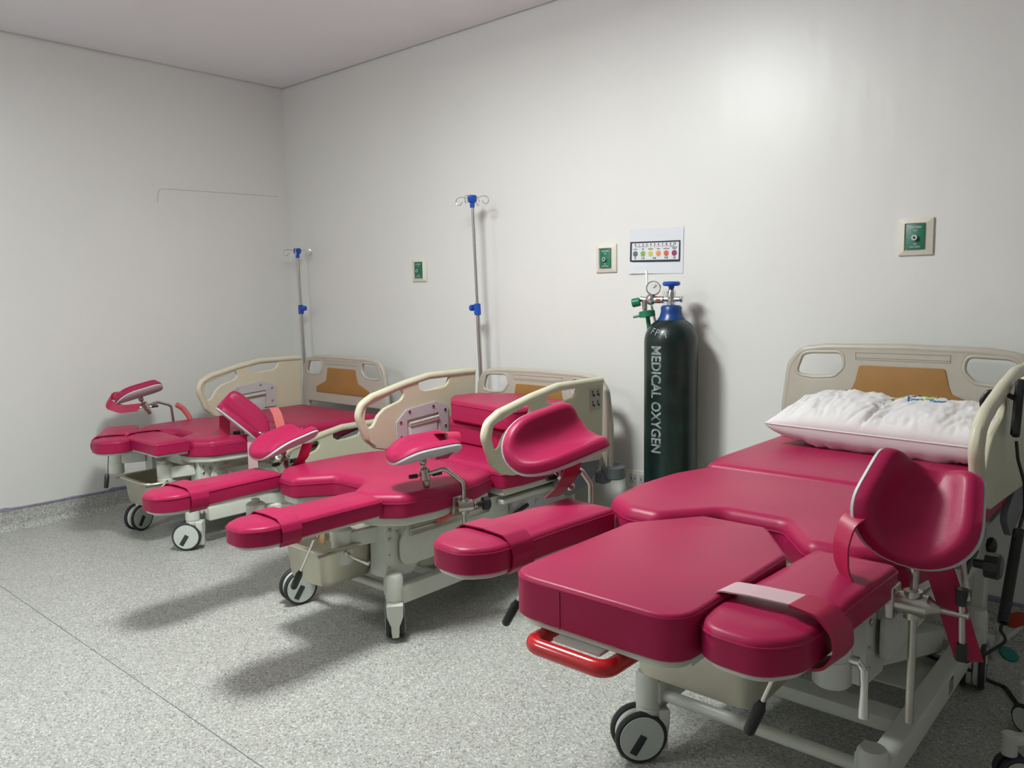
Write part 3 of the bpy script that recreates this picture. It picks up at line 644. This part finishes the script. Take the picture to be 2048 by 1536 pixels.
# foot pedals at the head end of bed 3
p0 = Vector((.37, -.41, .125))
st = ob('pedal_arm', [tube([p0+Vector((-.10, 0, .02)), p0, p0+Vector((.015, .0, -.06))], [.012, .02, .02], 12),
                      bar(p0+Vector((-.02, -.01, -.055)), p0+Vector((.085, .02, .075)), .045, .016, .007)], 'white', B3)
def oval(c, a, b, ang, t, col, nm, par):
    o = [Vector((a*math.cos(k*PI/12), b*math.sin(k*PI/12), 0)) for k in range(24)]
    m = T(*c) @ RZ(math.radians(15)) @ RY(ang) @ RX(math.radians(50))
    return ob(nm, xf(slab(o, 0, t, .004, .002), m), col, par)
oval(p0+Vector((.070, .015, .082)), .036, .024, -.5, .012, 'redpedal', 'red_pedal', st)
oval(p0+Vector((.055, -.015, -.030)), .032, .022, .5, .012, 'teal', 'green_pedal', st)
ob('bolt', [cyl(p0+Vector((-.045, -.03, .03)), p0+Vector((-.045, -.045, .03)), .006, 10)], 'steel', st)
# faint label on the side of the near base rail
ob('rail_label', [box(.3665, .3678, y_, y_+.005, .150, .192, 0) for y_ in (-.955, -.937, -.919)]+[box(.3665, .3678, -.942, -.914, .188, .193, 0)], 'ink', B3)

# ------------------------------------------------------------ loose things
def cushion(loc, rz, label, grp):
    o = foot_outline()
    c = ob('foot_section_cushion', slab([(p[0], p[1]+.32) for p in o], 0, .104, .022, .010, crown=.004, seg=5), 'vinyl', None)
    c.location = loc; c.rotation_euler = (0, 0, rz); tag(c, label, 'cushion', grp)
    s = tube([Vector((p[0], p[1]+.32, .086)) for p in o], .0024, 6, closed=True)
    ob('piping', s, 'vinyl_dark', c)
    return c
G = 'spare pink cushions stacked on the middle bed'
cushion((2.47, -.445, T2+.006), math.radians(84), 'lower of two pink cushions stacked on the middle bed', G)
cushion((2.50, -.47, T2+.1145), math.radians(80), 'upper of two pink cushions stacked on the middle bed', G)

def pillow():
    Wd, D, Hh = .80, .36, .080
    n, mrow = 170, 64
    def top(u, v, s):
        e = max(0, (1-abs(u)**3.2))*max(0, (1-abs(v)**2.6)); h = Hh*e**(.46 if s > 0 else .34)*(1 if s > 0 else 1.3)
        if s > 0:
            fold = math.exp(-((u+.02+.12*v)/.11)**2)
            h -= .012*fold*min(1, e*3)
            for u0, sl, am, wd_ in ((-.13, .16, .015, .013), (-.07, .10, .018, .015), (.0, .20, .016, .014), (.06, .08, .010, .012), (.13, .25, .008, .012), (-.55, -.10, .006, .02), (.55, .15, .007, .02), (.72, .3, .008, .02)):
                q = (u-u0-sl*(v+.2)-.02*math.sin(v*5+u0*20))/wd_; h -= am*math.exp(-q*q)*min(1, e*2)*max(0, .75-.55*v if v > -.2 else .86)
        w = .014*noise.noise(Vector((u*8, v*2.2, s*3)))+.007*noise.noise(Vector((u*24, v*4+2, s)))+.005*noise.noise(Vector((u*50, v*9, s+5)))
        return s*(h+w*min(1, 3*e)*(.5+.5*abs(u)))
    def xy(u, v): return Vector((u*Wd/2*(1-.05*(1-abs(v)**3)), v*D/2*(1-.10*(1-abs(u)**4)*0-.06*abs(u)**2*(1-abs(v))), 0))
    V, F = [], []
    for s in (1, -1):
        for i in range(n+1):
            for j in range(mrow+1):
                u, v = math.sin((i/n-.5)*PI), math.sin((j/mrow-.5)*PI)
                p = xy(u, v); p.z = top(u, v, s); V.append(p)
    K = (n+1)*(mrow+1)
    for s in (0, 1):
        for i in range(n):
            for j in range(mrow):
                a = s*K+i*(mrow+1)+j; F.append((a, a+mrow+1, a+mrow+2, a+1))
    bm_v = V
    o = ob('pillow', (bm_v, F), 'linen', None, smooth=75)
    bm = bmesh.new(); bm.from_mesh(o.data); bmesh.ops.remove_doubles(bm, verts=bm.verts, dist=.0004); bmesh.ops.recalc_face_normals(bm, faces=bm.faces); bm.to_mesh(o.data); bm.free(); o.data.shade_smooth()
    seam = [xy(math.sin(a), 0) for a in ()]
    bd = [(u, -1) for u in [i/30*2-1 for i in range(31)]]+[(1, v/10*2-1) for v in range(1, 11)]+[(-u, 1) for u in [i/30*2-1 for i in range(1, 31)]]+[(-1, -(v/10*2-1)) for v in range(1, 10)]
    ob('seam', tube([xy(u*.999, v*.999)+Vector((0, 0, .0)) for u, v in bd], .0028, 6, closed=True), 'linen', o)
    # printed emblem: green and blue strokes with a row of dark letters, partly lost in the folds
    def P(u, v): q = xy(u, v); q.z = top(u, v, 1)+.0008; return q
    def stroke(a, b, r, bend=0, k=10):
        pts = []
        for i in range(k+1):
            t = i/k; u = a[0]+(b[0]-a[0])*t; v = a[1]+(b[1]-a[1])*t+bend*math.sin(PI*t); pts.append(P(u, v))
        s = ribbon(pts, (0, 1, .15), r, .0012); return s
    C0 = .10
    gr = [stroke((C0-.17, .40-.10*i), (C0-.06, .46-.10*i), .010, .05) for i in range(3)]+[stroke((C0+.08, .22), (C0+.20, .26), .010, -.05), stroke((C0+.10, .36), (C0+.22, .34), .010, .04)]
    bl = [stroke((C0-.04, .42), (C0+.04, .20), .018, -.12), stroke((C0+.0, .16), (C0+.10, .24), .014, -.04), stroke((C0+.18, .16), (C0+.30, .26), .012, -.05)]
    ob('printed_emblem', gr+bl, ['pgreen']*len(gr)+['pblue']*len(bl), o)
    lt = []
    for i in range(9):
        u = C0-.12+i*.05; lt += [stroke((u, .50), (u+.016, .62), .004, 0, 3), stroke((u+.022, .50), (u+.010, .64), .004, 0, 3)]
    ob('printed_letters', lt, 'ink', o)
    o.location = (4.31, -.40, T3+.106); o.rotation_euler = (math.radians(9), math.radians(1.0), math.radians(-1.5))
    tag(o, 'plump white pillow with a printed emblem on the nearest bed', 'pillow')
pillow()

def basin(loc, rz, sz, label):
    Wx, Dy, Hz = sz
    o = rect(-Wx/2, Wx/2, -Dy/2, Dy/2, .07, 7)
    V, F = [], []; N = len(o)
    rings = [(1.0, -.0, .012), (1.0, Hz-.003, .0), (1.0, Hz, -.022), (1.0, Hz-.006, -.024), (1.0, Hz-.006, -.002), (1, Hz-.012, .004), (1, .012, .016), (1, .004, .028)]
    rings = [(.040, 0), (.022, .008), (.014, .025), (.0, Hz-.004), (-.020, Hz), (-.023, Hz-.003), (-.020, Hz+.003), (.004, Hz+.001), (.018, .028), (.026, .010), (.044, .004)]
    for d, z in rings:
        for p in inset(o, d): V.append((p[0], p[1], z))
    for k in range(len(rings)-1):
        for i in range(N): F.append((k*N+i, k*N+(i+1) % N, (k+1)*N+(i+1) % N, (k+1)*N+i))
    F.append(tuple(range(N))[::-1]); F.append(tuple((len(rings)-1)*N+i for i in range(N)))
    b = ob('steel_basin', (V, F), 'basin', None, smooth=40); b.location = loc; b.rotation_euler = (0, 0, rz)
    return tag(b, label, 'basin', 'steel basins hung under the beds')
def hanger(R, x0, x1, y0, y1, z, Tp):
    ob('basin_runner', [bar((x0, y0, z), (x0, y1, z), .012, .010, .002), bar((x1, y0, z), (x1, y1, z), .012, .010, .002)][0], 'steel', R)
    ob('basin_runner', bar((x1, y0, z), (x1, y1, z), .012, .010, .002), 'steel', R)
    for xx in (x0, x1): ob('hanger_strap', bar((xx, y1-.02, z), (xx, y1-.02, Tp-.14), .02, .006, .001, up=(0, 1, 0)), 'white', R)
basin((2.605, -1.60, .225), 0, (.27, .27, .155), 'square steel basin hung under the middle bed')
basin((.86, -1.46, .205), 0, (.34, .27, .15), 'open steel basin hung under the farthest bed')
basin((4.29, -1.685, .385), 0, (.34, .31, .165), 'deep steel basin hung under the raised nearest bed')
for R, cx_, cy_, z, w, Tp in ((B2, 2.605-2.51, -1.60, .38, .27, T2), (B1, .03, -1.46, .355, .34, T1), (B3, .02, -1.685, .55, .34, T3)):
    hanger(R, cx_-w/2-.010, cx_+w/2+.010, cy_-.16, cy_+.30, z-.010, Tp)

def iv_pole(loc, top, lean, label, knobside, hookrot, zc):
    t = empty('iv_pole', loc, label, 'iv pole', 'steel iv poles plugged in behind the beds')
    z0 = .36; L = top-loc[2]; lx, ly = lean
    P = lambda z: Vector((lx*z/L, ly*z/L, z))
    zk = zc-loc[2]
    ob('lower_tube', tube([P(0), P(zk)], .0115, 14), 'steel', t)
    ob('upper_tube', tube([P(zk-.05), P(L-.03)], .0085, 14), 'steel', t)
    c = ob('height_collar', [cyl(P(zk-.035), P(zk+.030), .0185, 20, .003), cyl(P(zk-.02)+Vector((0, 0, 0)), P(zk-.02)+Vector((knobside*.026, 0, 0)), .007, 10)], 'bluepl', t)
    k = P(zk+.006)
    ob('knob', tube([k+Vector((knobside*.012, 0, 0)), k+Vector((knobside*.028, 0, 0)), k+Vector((knobside*.030, 0, 0)), k+Vector((knobside*.05, 0, 0)), k+Vector((knobside*.054, 0, 0))], [.008, .008, .018, .018, .012], 12), 'bluepl', t)
    q = P(L)
    ob('hook_hub', lathe([(.010, -.055), (.013, -.053), (.014, -.03), (.024, -.022), (.026, -.018), (.026, .008), (.022, .012)], 24, T(*q)), 'bluepl', t)
    for i in range(4):
        a = hookrot+i*PI/2; d = Vector((math.cos(a), math.sin(a), 0))
        pts = [q-Vector((0, 0, .006))+d*.02, q+d*.06+Vector((0, 0, .006)), q+d*.088+Vector((0, 0, .002)), q+d*.100+Vector((0, 0, -.014)), q+d*.094+Vector((0, 0, -.034)), q+d*.078+Vector((0, 0, -.040)), q+d*.066+Vector((0, 0, -.030)), q+d*.060+Vector((0, 0, -.020))]
        ob('hook', tube(fillet(pts, .02, 3, False), .0026, 8), 'chrome', t)
    return t
iv_pole((2.055, -.135, .42), 1.84, (-.035, -.02), 'tall steel iv pole with blue fittings beside the middle bed', -1, .35, 1.228)
iv_pole((.275, -.10, .42), 1.64, (-.020, -.01), 'shorter steel iv pole with blue fittings in the room corner', 1, -.7226, 1.226)
for R, xx, yy, Tp in ((B2, 2.045-2.51, -.135, T2), (B1, .262-.83, -.10, T1)):
    ob('pole_socket', [cyl((xx, yy, .36), (xx, yy, .44), .018, 16), box(min(xx, -.40), -.38, yy-.012, yy+.012, .385, .41, .003)], 'grey', R)

def oxygen():
    r = .122; cx_, cy_ = 3.275, -.165
    t = empty('oxygen_cylinder', (cx_, cy_, 0), 'tall dark green oxygen cylinder standing against the white wall', 'gas cylinder')
    zs = 1.08
    dome = [(r*math.cos(a*PI/20), zs+.115*math.sin(a*PI/20)) for a in range(0, 8)]
    prof = [(r-.03, 0), (r-.006, .004), (r, .02), (r, .35), (r, .7), (r, zs-.01)]+dome+[(.052, 1.185), (.045, 1.19)]
    ob('cylinder_body', lathe(prof, 48), 'cyl', t, smooth=60)
    ob('neck_collar', lathe([(.064, 1.165), (.064, 1.178), (.052, 1.195), (.047, 1.215), (.048, 1.236), (.040, 1.244), (.02, 1.246)], 36), 'cylblue', t, smooth=50)
    v = ob('valve', [lathe([(.018, 1.235), (.020, 1.26), (.015, 1.265), (.015, 1.275), (.021, 1.28), (.021, 1.305), (.014, 1.315), (.010, 1.33)], 16), cyl((-.035, -.005, 1.272), (.042, .008, 1.272), .011, 14), cyl((.042, .008, 1.272), (.052, .010, 1.272), .016, 6)], 'chrome', t)
    ob('handwheel', [lathe([(.012, 1.318), (.014, 1.330), (.034, 1.332), (.040, 1.338), (.040, 1.347), (.034, 1.352), (.012, 1.352)], 24)], 'bluepl', t)
    # regulator set, to the left of the valve
    m = T(0, 0, 1.27)
    rg = empty('oxygen_regulator', (cx_, cy_, 0), 'chrome and green oxygen regulator screwed onto the cylinder valve', 'regulator')
    body = ob('regulator_body', [cyl((-.035, -.005, 1.270), (-.082, -.012, 1.270), .017, 16), sphere((-.098, -.014, 1.272), .027), cyl((-.115, -.018, 1.27), (-.15, -.022, 1.275), .013, 14), cyl((-.098, -.014, 1.28), (-.098, -.016, 1.31), .010, 12)], 'chrome', rg)
    tag(ob('union_nut', cyl((-.048, -.007, 1.270), (-.068, -.010, 1.270), .0185, 6, .001), 'redpedal', rg), 'dull red union nut')
    gd = Vector((.55, -.8, .1)).normalized(); gc = Vector((-.085, -.016, 1.322))
    g = ob('pressure_gauge', [cyl(gc-gd*.010, gc+gd*.016, .034, 28)], 'chrome', rg)
    ob('dial', cyl(gc+gd*.0155, gc+gd*.0175, .029, 28, .0005), 'clear', g)
    ob('needle', bar(gc+gd*.0185, gc+gd*.0185+Vector((.010, .004, .018)), .003, .001, 0), 'ink', g)
    ob('control_knob', [cyl((-.150, -.024, 1.262), (-.185, -.04, 1.255), .021, 14, .004)], 'greenpl', rg)
    ob('flow_block', [cyl((-.128, -.02, 1.27), (-.128, -.02, 1.225), .012, 12), cyl((-.128, -.02, 1.225), (-.125, -.02, 1.190), .009, 12)], 'steel', rg)
    ob('flow_dial', [lathe([(.02, -.016), (.037, -.013), (.037, .013), (.02, .017)], 24, T(-.112, -.025, 1.205) @ RY(math.radians(-8)))], 'greenpl', rg)
    ob('outlet_barb', [cyl((-.145, -.03, 1.198), (-.178, -.04, 1.190), .006, 10), cyl((-.112, -.02, 1.19), (-.106, -.015, 1.130), .010, 12)], 'greenpl', rg)
    tb = ob('oxygen_tube', tube(fillet([Vector((-.150, .03, 1.405)), Vector((-.14, .02, 1.33)), Vector((-.13, .04, 1.25)), Vector((-.115, .06, 1.15)), Vector((-.10, .08, 1.05))], .05, 4, False), .006, 10), 'clear', rg)
    # stencilled words, wrapped round the body
    def wrap(shape, ang, zc, rad, rot=True):
        V, F = shape; bm = bmesh.new(); vs = [bm.verts.new(v) for v in V]
        for f in F:
            try: bm.faces.new([vs[i] for i in f])
            except ValueError: pass
        bmesh.ops.remove_doubles(bm, verts=bm.verts, dist=1e-6)
        for k in range(-6, 7):
            bmesh.ops.bisect_plane(bm, geom=bm.verts[:]+bm.edges[:]+bm.faces[:], plane_co=(0, k*.006, 0), plane_no=(0, 1, 0))
        if rad != 'body':
            for k in range(-14, 15):
                bmesh.ops.bisect_plane(bm, geom=bm.verts[:]+bm.edges[:]+bm.faces[:], plane_co=(k*.006, 0, 0), plane_no=(1, 0, 0))
        bm.verts.index_update(); bmesh.ops.triangulate(bm, faces=bm.faces)
        bm.verts.index_update(); out = []
        for v in bm.verts:
            tx, ty, h = v.co
            if rad == 'body': a = ang+ty/r; z = zc-tx; rr = r+.0006+h
            else:
                s, c = math.sin(rad[0]), math.cos(rad[0]); qx, qy = tx*c-ty*s, tx*s+ty*c
                el = max(0, (zc-zs)+qy); a = ang+qx/(r*.9); th = min(el/.118, 1.3)
                rr = r*math.cos(th)+.0012+h; z = zs+.115*math.sin(th)
            out.append(Vector((rr*math.cos(a), rr*math.sin(a), z)))
        Fc = [tuple(v.index for v in f.verts) for f in bm.faces]; bm.free(); return out, Fc
    cam_a = math.atan2(-3.3874-cy_, 5.14-cx_)
    word = text_mesh('MEDICAL OXYGEN', .070, .0003, spacing=1.0, bold=.0016)
    xs = [v[0] for v in word[0]]; k = .485/(max(xs)-min(xs)); mid = (max(xs)+min(xs))/2
    word = ([Vector(((v[0]-mid)*k, v[1], v[2])) for v in word[0]], word[1])
    ob('stencil_lettering', wrap(word, cam_a-math.radians(34), .822, 'body'), 'stencil', t)
    w2 = text_mesh('FPA', .046, .0003, spacing=1.25)
    ob('shoulder_lettering', wrap(w2, cam_a-math.radians(30), 1.125, (math.radians(-12),)), 'stencil', t)
oxygen()

def sign():
    t = empty('pain_scale_poster', (3.095, -.001, 1.502), 'white paper pain scale chart taped above the oxygen cylinder', 'poster')
    w, h = .297, .215
    V, F = [], []; nx, nz = 12, 8
    for i in range(nx+1):
        for j in range(nz+1):
            a, b = i/nx-.5, j/nz-.5
            off = .0015+.010*max(0, -b-.1)*2*(1.0-(a+.5))**2+.002*max(0, b)
            V.append((a*w, -off, b*h))
    for i in range(nx):
        for j in range(nz): q = i*(nz+1)+j; F.append((q, q+nz+1, q+nz+2, q+1))
    n = len(V); V += [(v[0], v[1]+.0006, v[2]) for v in V]; F += [tuple(n+i for i in f[::-1]) for f in F]
    ob('paper', (V, F), 'paper', t)
    x0, x1, z0, z1 = -.145, .133, -.052, .047
    sh = lambda s: xf(s, T(0, -.0032, 0))
    pr = ob('printed_panel', [xf(curve_mesh([rect(x0, x1, z0, z1), rect(x0+.010, x1-.007, z0+.010, z1-.007)], .0006, 0), T(0, -.0034, 0) @ XZ)], 'ink', t)
    ob('panel_ground', box(x0+.009, x1-.006, -.0034, -.0028, z0+.009, z1-.006, 0), 'paper', t)
    cols = ['pgrey', 'pgreen', 'yellow', 'porange', 'pred', 'pmaroon']; labs = ['No Pain', 'Mild', 'Moderate', 'Severe', 'Very Severe', 'Worst Pain\nPossible']; nums = ['0', '1-3', None, None, '7-9', '10']
    X = lambda i: x0+.031+i*.0432
    def txt(b, s, x, z, nm='lettering'): return xf(text_mesh(b, s*1.12, .0002, bold=.0005 if s > .01 else .0002), T(x, -.0040, z) @ XZ)
    line = []
    segs = [('ink', 0, 3), ('yellow', 3, 5), ('porange', 5, 7), ('pred', 7, 9), ('ink', 9, 10)]
    X10 = lambda i: x0+.031+i*.0216
    ob('scale_line', [box(X10(a), X10(b), -.0044, -.0036, .0225, .0240, 0) for _, a, b in segs], [c for c, _, _ in segs], t)
    ob('scale_ticks', [box(X10(i)-.0005, X10(i)+.0005, -.0044, -.0036, .0165, .0235, 0) for i in range(11)], 'ink', t)
    ob('scale_numbers', [txt(str(i), .0125, X10(i), .0315) for i in range(11)], 'ink', t)
    for i, l in enumerate(labs): ob('face_label', txt(l, .0062 if '\n' not in l else .0058, X(i), .0105 if '\n' not in l else .0125), 'ink', t)
    ob('range_numbers', [txt(l, .0125, X(i), -.0335) for i, l in enumerate(nums) if l]+[txt('4-6', .0125, (X(2)+X(3))/2, -.0335)], 'ink', t)
    for i, c in enumerate(cols):
        f = ob('face_icon', cyl((X(i), -.0036, -.0115), (X(i), -.0046, -.0115), .0138, 28, .0002), c, t)
        mo = [-.004, -.002, 0, .0005, .003, .005][i]
        mouth = [Vector((X(i)+a*.0022, -.0048, -.0170+mo*.4-mo*.16*a*a)) for a in (-2, -1, 0, 1, 2)]
        ob('face_features', [tube(mouth, .0007, 5)]+[cyl((X(i)+s*.0048, -.0046, -.0075), (X(i)+s*.0048, -.0050, -.0075), .0014, 10, .0001) for s in (-1, 1)], 'ink', f)
    t.rotation_euler = (0, math.radians(1.2), 0)
sign()

def outlet(cx_, cz_, w, label, big=False):
    t = empty('gas_outlet', (cx_, 0, cz_), label, 'wall outlet', 'oxygen wall outlets')
    h = .142
    o = rect(-w/2, w/2, -h/2, h/2, .003, 2)
    V, F = [], []; N = len(o); gx0, gx1 = -.033, .033
    ins = rect(gx0-.006, gx1+.006, -.052, .052, .002, 2)
    ring = [(o, 0), (o, .006), ([(p[0]*.97, p[1]*.97) for p in o], .009), (ins, .017), (ins, .010)]
    for pts, z in ring: V += [(p[0], -z, p[1]) for p in pts]
    for k in range(len(ring)-1):
        for i in range(N): F.append((k*N+i, k*N+(i+1) % N, (k+1)*N+(i+1) % N, (k+1)*N+i))
    F.append(tuple(range(N))[::-1]); F.append(tuple((len(ring)-1)*N+i for i in range(N)))
    ob('bezel', (V, F), 'plate', t, smooth=20)
    g = ob('label_panel', box(gx0, gx1, -.0175, -.010, -.048, .048, .001), 'green', t)
    ob('outlet_nozzle', [tube([(0, -.016, -.004), (0, -.030, -.004)], .0105, 20), cyl((0, -.0302, -.004), (0, -.0306, -.004), .005, 14, .0001)], ['chrome', 'black'], t)
    ob('panel_lettering', [xf(text_mesh(b, s, .0002), T(0, -.0178, z) @ XZ) for b, s, z in (('OXYGEN', .011, .036), ('O2', .010, .024), ('O2', .009, -.028), ('OXYGEN', .009, -.039))], 'paper', g)
outlet(1.408, 1.464, .13, 'green-labelled oxygen outlet on the wall left of the tall iv pole')
outlet(2.809, 1.478, .124, 'green-labelled oxygen outlet on the wall left of the paper chart')
outlet(4.253, 1.501, .126, 'green-labelled oxygen outlet on the wall above the pillow')

def socket():
    t = empty('power_socket', (3.0, 0, .365), 'white double power socket on the wall left of the oxygen cylinder', 'power socket')
    ob('cover_plate', slab(rect(-.075, .075, -.045, .045, .004, 3), 0, .009, .003, .0005), 'plate', t).matrix_local = XZ
    for s in (-1, 1):
        i = ob('socket_module', xf(slab(rect(s*.029-.022, s*.029+.022, -.026, .026, .002, 2), .0088, .0110, .001, 0), XZ), 'shell', t)
        ob('slot', xf(slab(rect(s*.029-.012, s*.029-.008, -.004, .008), .0108, .0114, 0, 0), XZ), 'black', i)
        ob('slot', xf(slab(rect(s*.029+.008, s*.029+.012, -.004, .008), .0108, .0114, 0, 0), XZ), 'black', i)
        ob('slot', cyl((s*.029, -.0108, -.014), (s*.029, -.0114, -.014), .003, 10, 0), 'black', i)
socket()

def sticker():
    # small instruction label on the outer face of bed 2's near rail
    x = .4495; y0, z0 = -.36, T2+.185
    s = ob('instruction_label', box(x-.001, x+.001, y0, y0+.085, z0, z0+.10, 0), 'cream', B2)
    fig = []
    for i in range(2):
        for j in range(2):
            cy_, cz_ = y0+.023+i*.040, z0+.028+j*.048
            fig += [xf(sphere((0, 0, 0), .0055, (.15, 1, 1), 10), T(x+.001, cy_-.004, cz_+.012)), bar((x+.0014, cy_-.004, cz_+.004), (x+.0014, cy_+.010, cz_-.012), .001, .007, 0, up=(0, 0, 1)), bar((x+.0014, cy_-.014, cz_-.004), (x+.0014, cy_+.012, cz_-.006), .001, .003, 0)]
    ob('pictograms', fig, 'ink', s)
sticker()

def remote():
    t = empty('bed_remote', (4.700, -.875, .965), 'black hand remote with a coiled cord hooked over the nearest side rail', 'remote control')
    x, y, z = 0, 0, 0
    m = RX(math.radians(-14)) @ RZ(math.radians(8))
    body = slab(fl([(-.022, -.082), (.022, -.082), (.026, -.02), (.024, .062), (.016, .080), (-.016, .080), (-.024, .062), (-.026, -.02)], .012), -.012, .012, .007, .007)
    # local plate in (y,z) facing +x
    h = ob('handset', xf(body, T(.045, .055, .005) @ m @ YZ), 'black', t)
    ob('rail_hook', tube(fillet([Vector(p) for p in [(.035, .06, .03), (.005, .06, .048), (-.03, .055, .045), (-.042, .05, .02), (-.04, .05, .0)]], .015, 4, False), .007, 10), 'black', t)
    c0 = Vector((.05, .03, -.085))
    cord = [c0, c0+Vector((.005, .005, -.05)), c0+Vector((.02, .03, -.12)), c0+Vector((.022, .045, -.20)), Vector((.063, .058, -.341))]
    ob('straight_cord', tube(fillet(cord, .05, 5, False), [.005], 8) if False else tube(fillet(cord, .05, 5, False), .0045, 8), 'black', t)
    a, b = Vector((.063, .058, -.341)), Vector((.063, -.109, -.557)); n = 46*10; hx = []
    d = (b-a); e1 = Vector((1, 0, 0)); e2 = d.cross(e1).normalized()
    for i in range(n+1):
        u = i/n; an = u*46*2*PI; hx.append(a+d*u+e1*(.011*math.cos(an))+e2*(.011*math.sin(an)))
    ob('coiled_cord', tube(hx, .0040, 6), 'black', t, smooth=80)
    q = b
    tail = [q, q+Vector((-.006, .0, -.02)), q+Vector((.012, .01, -.05)), q+Vector((-.03, -.03, -.085)), q+Vector((-.075, -.05, -.115))]
    ob('cord_tail', tube(fillet(tail, .02, 4, False), .0045, 8), 'black', t)
remote()

def mains():
    z = .007
    pts = [(4.36, -.98, .30), (4.42, -.96, .25), (4.49, -.92, .262), (4.56, -.80, .18), (4.60, -.62, .10), (4.66, -.50, .02), (4.70, -.48, z), (4.76, -.60, z), (4.82, -.73, z), (4.95, -.80, z), (5.2, -.70, z)]
    c = tube(fillet([Vector(p) for p in pts], .06, 5, False), .0065, 8)
    tag(ob('power_cable', c, 'black', None), 'black mains cable running across the floor from the nearest bed', 'cable')
mains()

def stand():
    t = empty('rolling_stand', (5.03, -.885, 0), 'white rolling stand at the right picture edge, one caster showing', 'stand')
    ob('column', [cyl((0, 0, .13), (0, 0, .95), .02, 18), cyl((0, 0, .11), (0, 0, .17), .045, 20)], 'white', t)
    for i in range(5):
        a = math.radians(146+72*i); d = Vector((math.cos(a), math.sin(a), 0)); e = d*.285
        L = ob('base_leg', [bar(Vector((0, 0, .14)), e+Vector((0, 0, .125)), .035, .03, .008), cyl(e+Vector((0, 0, .085)), e+Vector((0, 0, .145)), .019, 16)], 'white', t)
        ax = Vector((-d.y, d.x, 0))
        for s in (-1, 1):
            p = e-d*.012+Vector((0, 0, .043)); ob('wheel', [cyl(p+ax*s*.006, p+ax*s*.026, .043, 24, .004), cyl(p+ax*s*.010, p+ax*s*.0275, .034, 24, .001)], ['rubber', 'hub'], L)
stand()
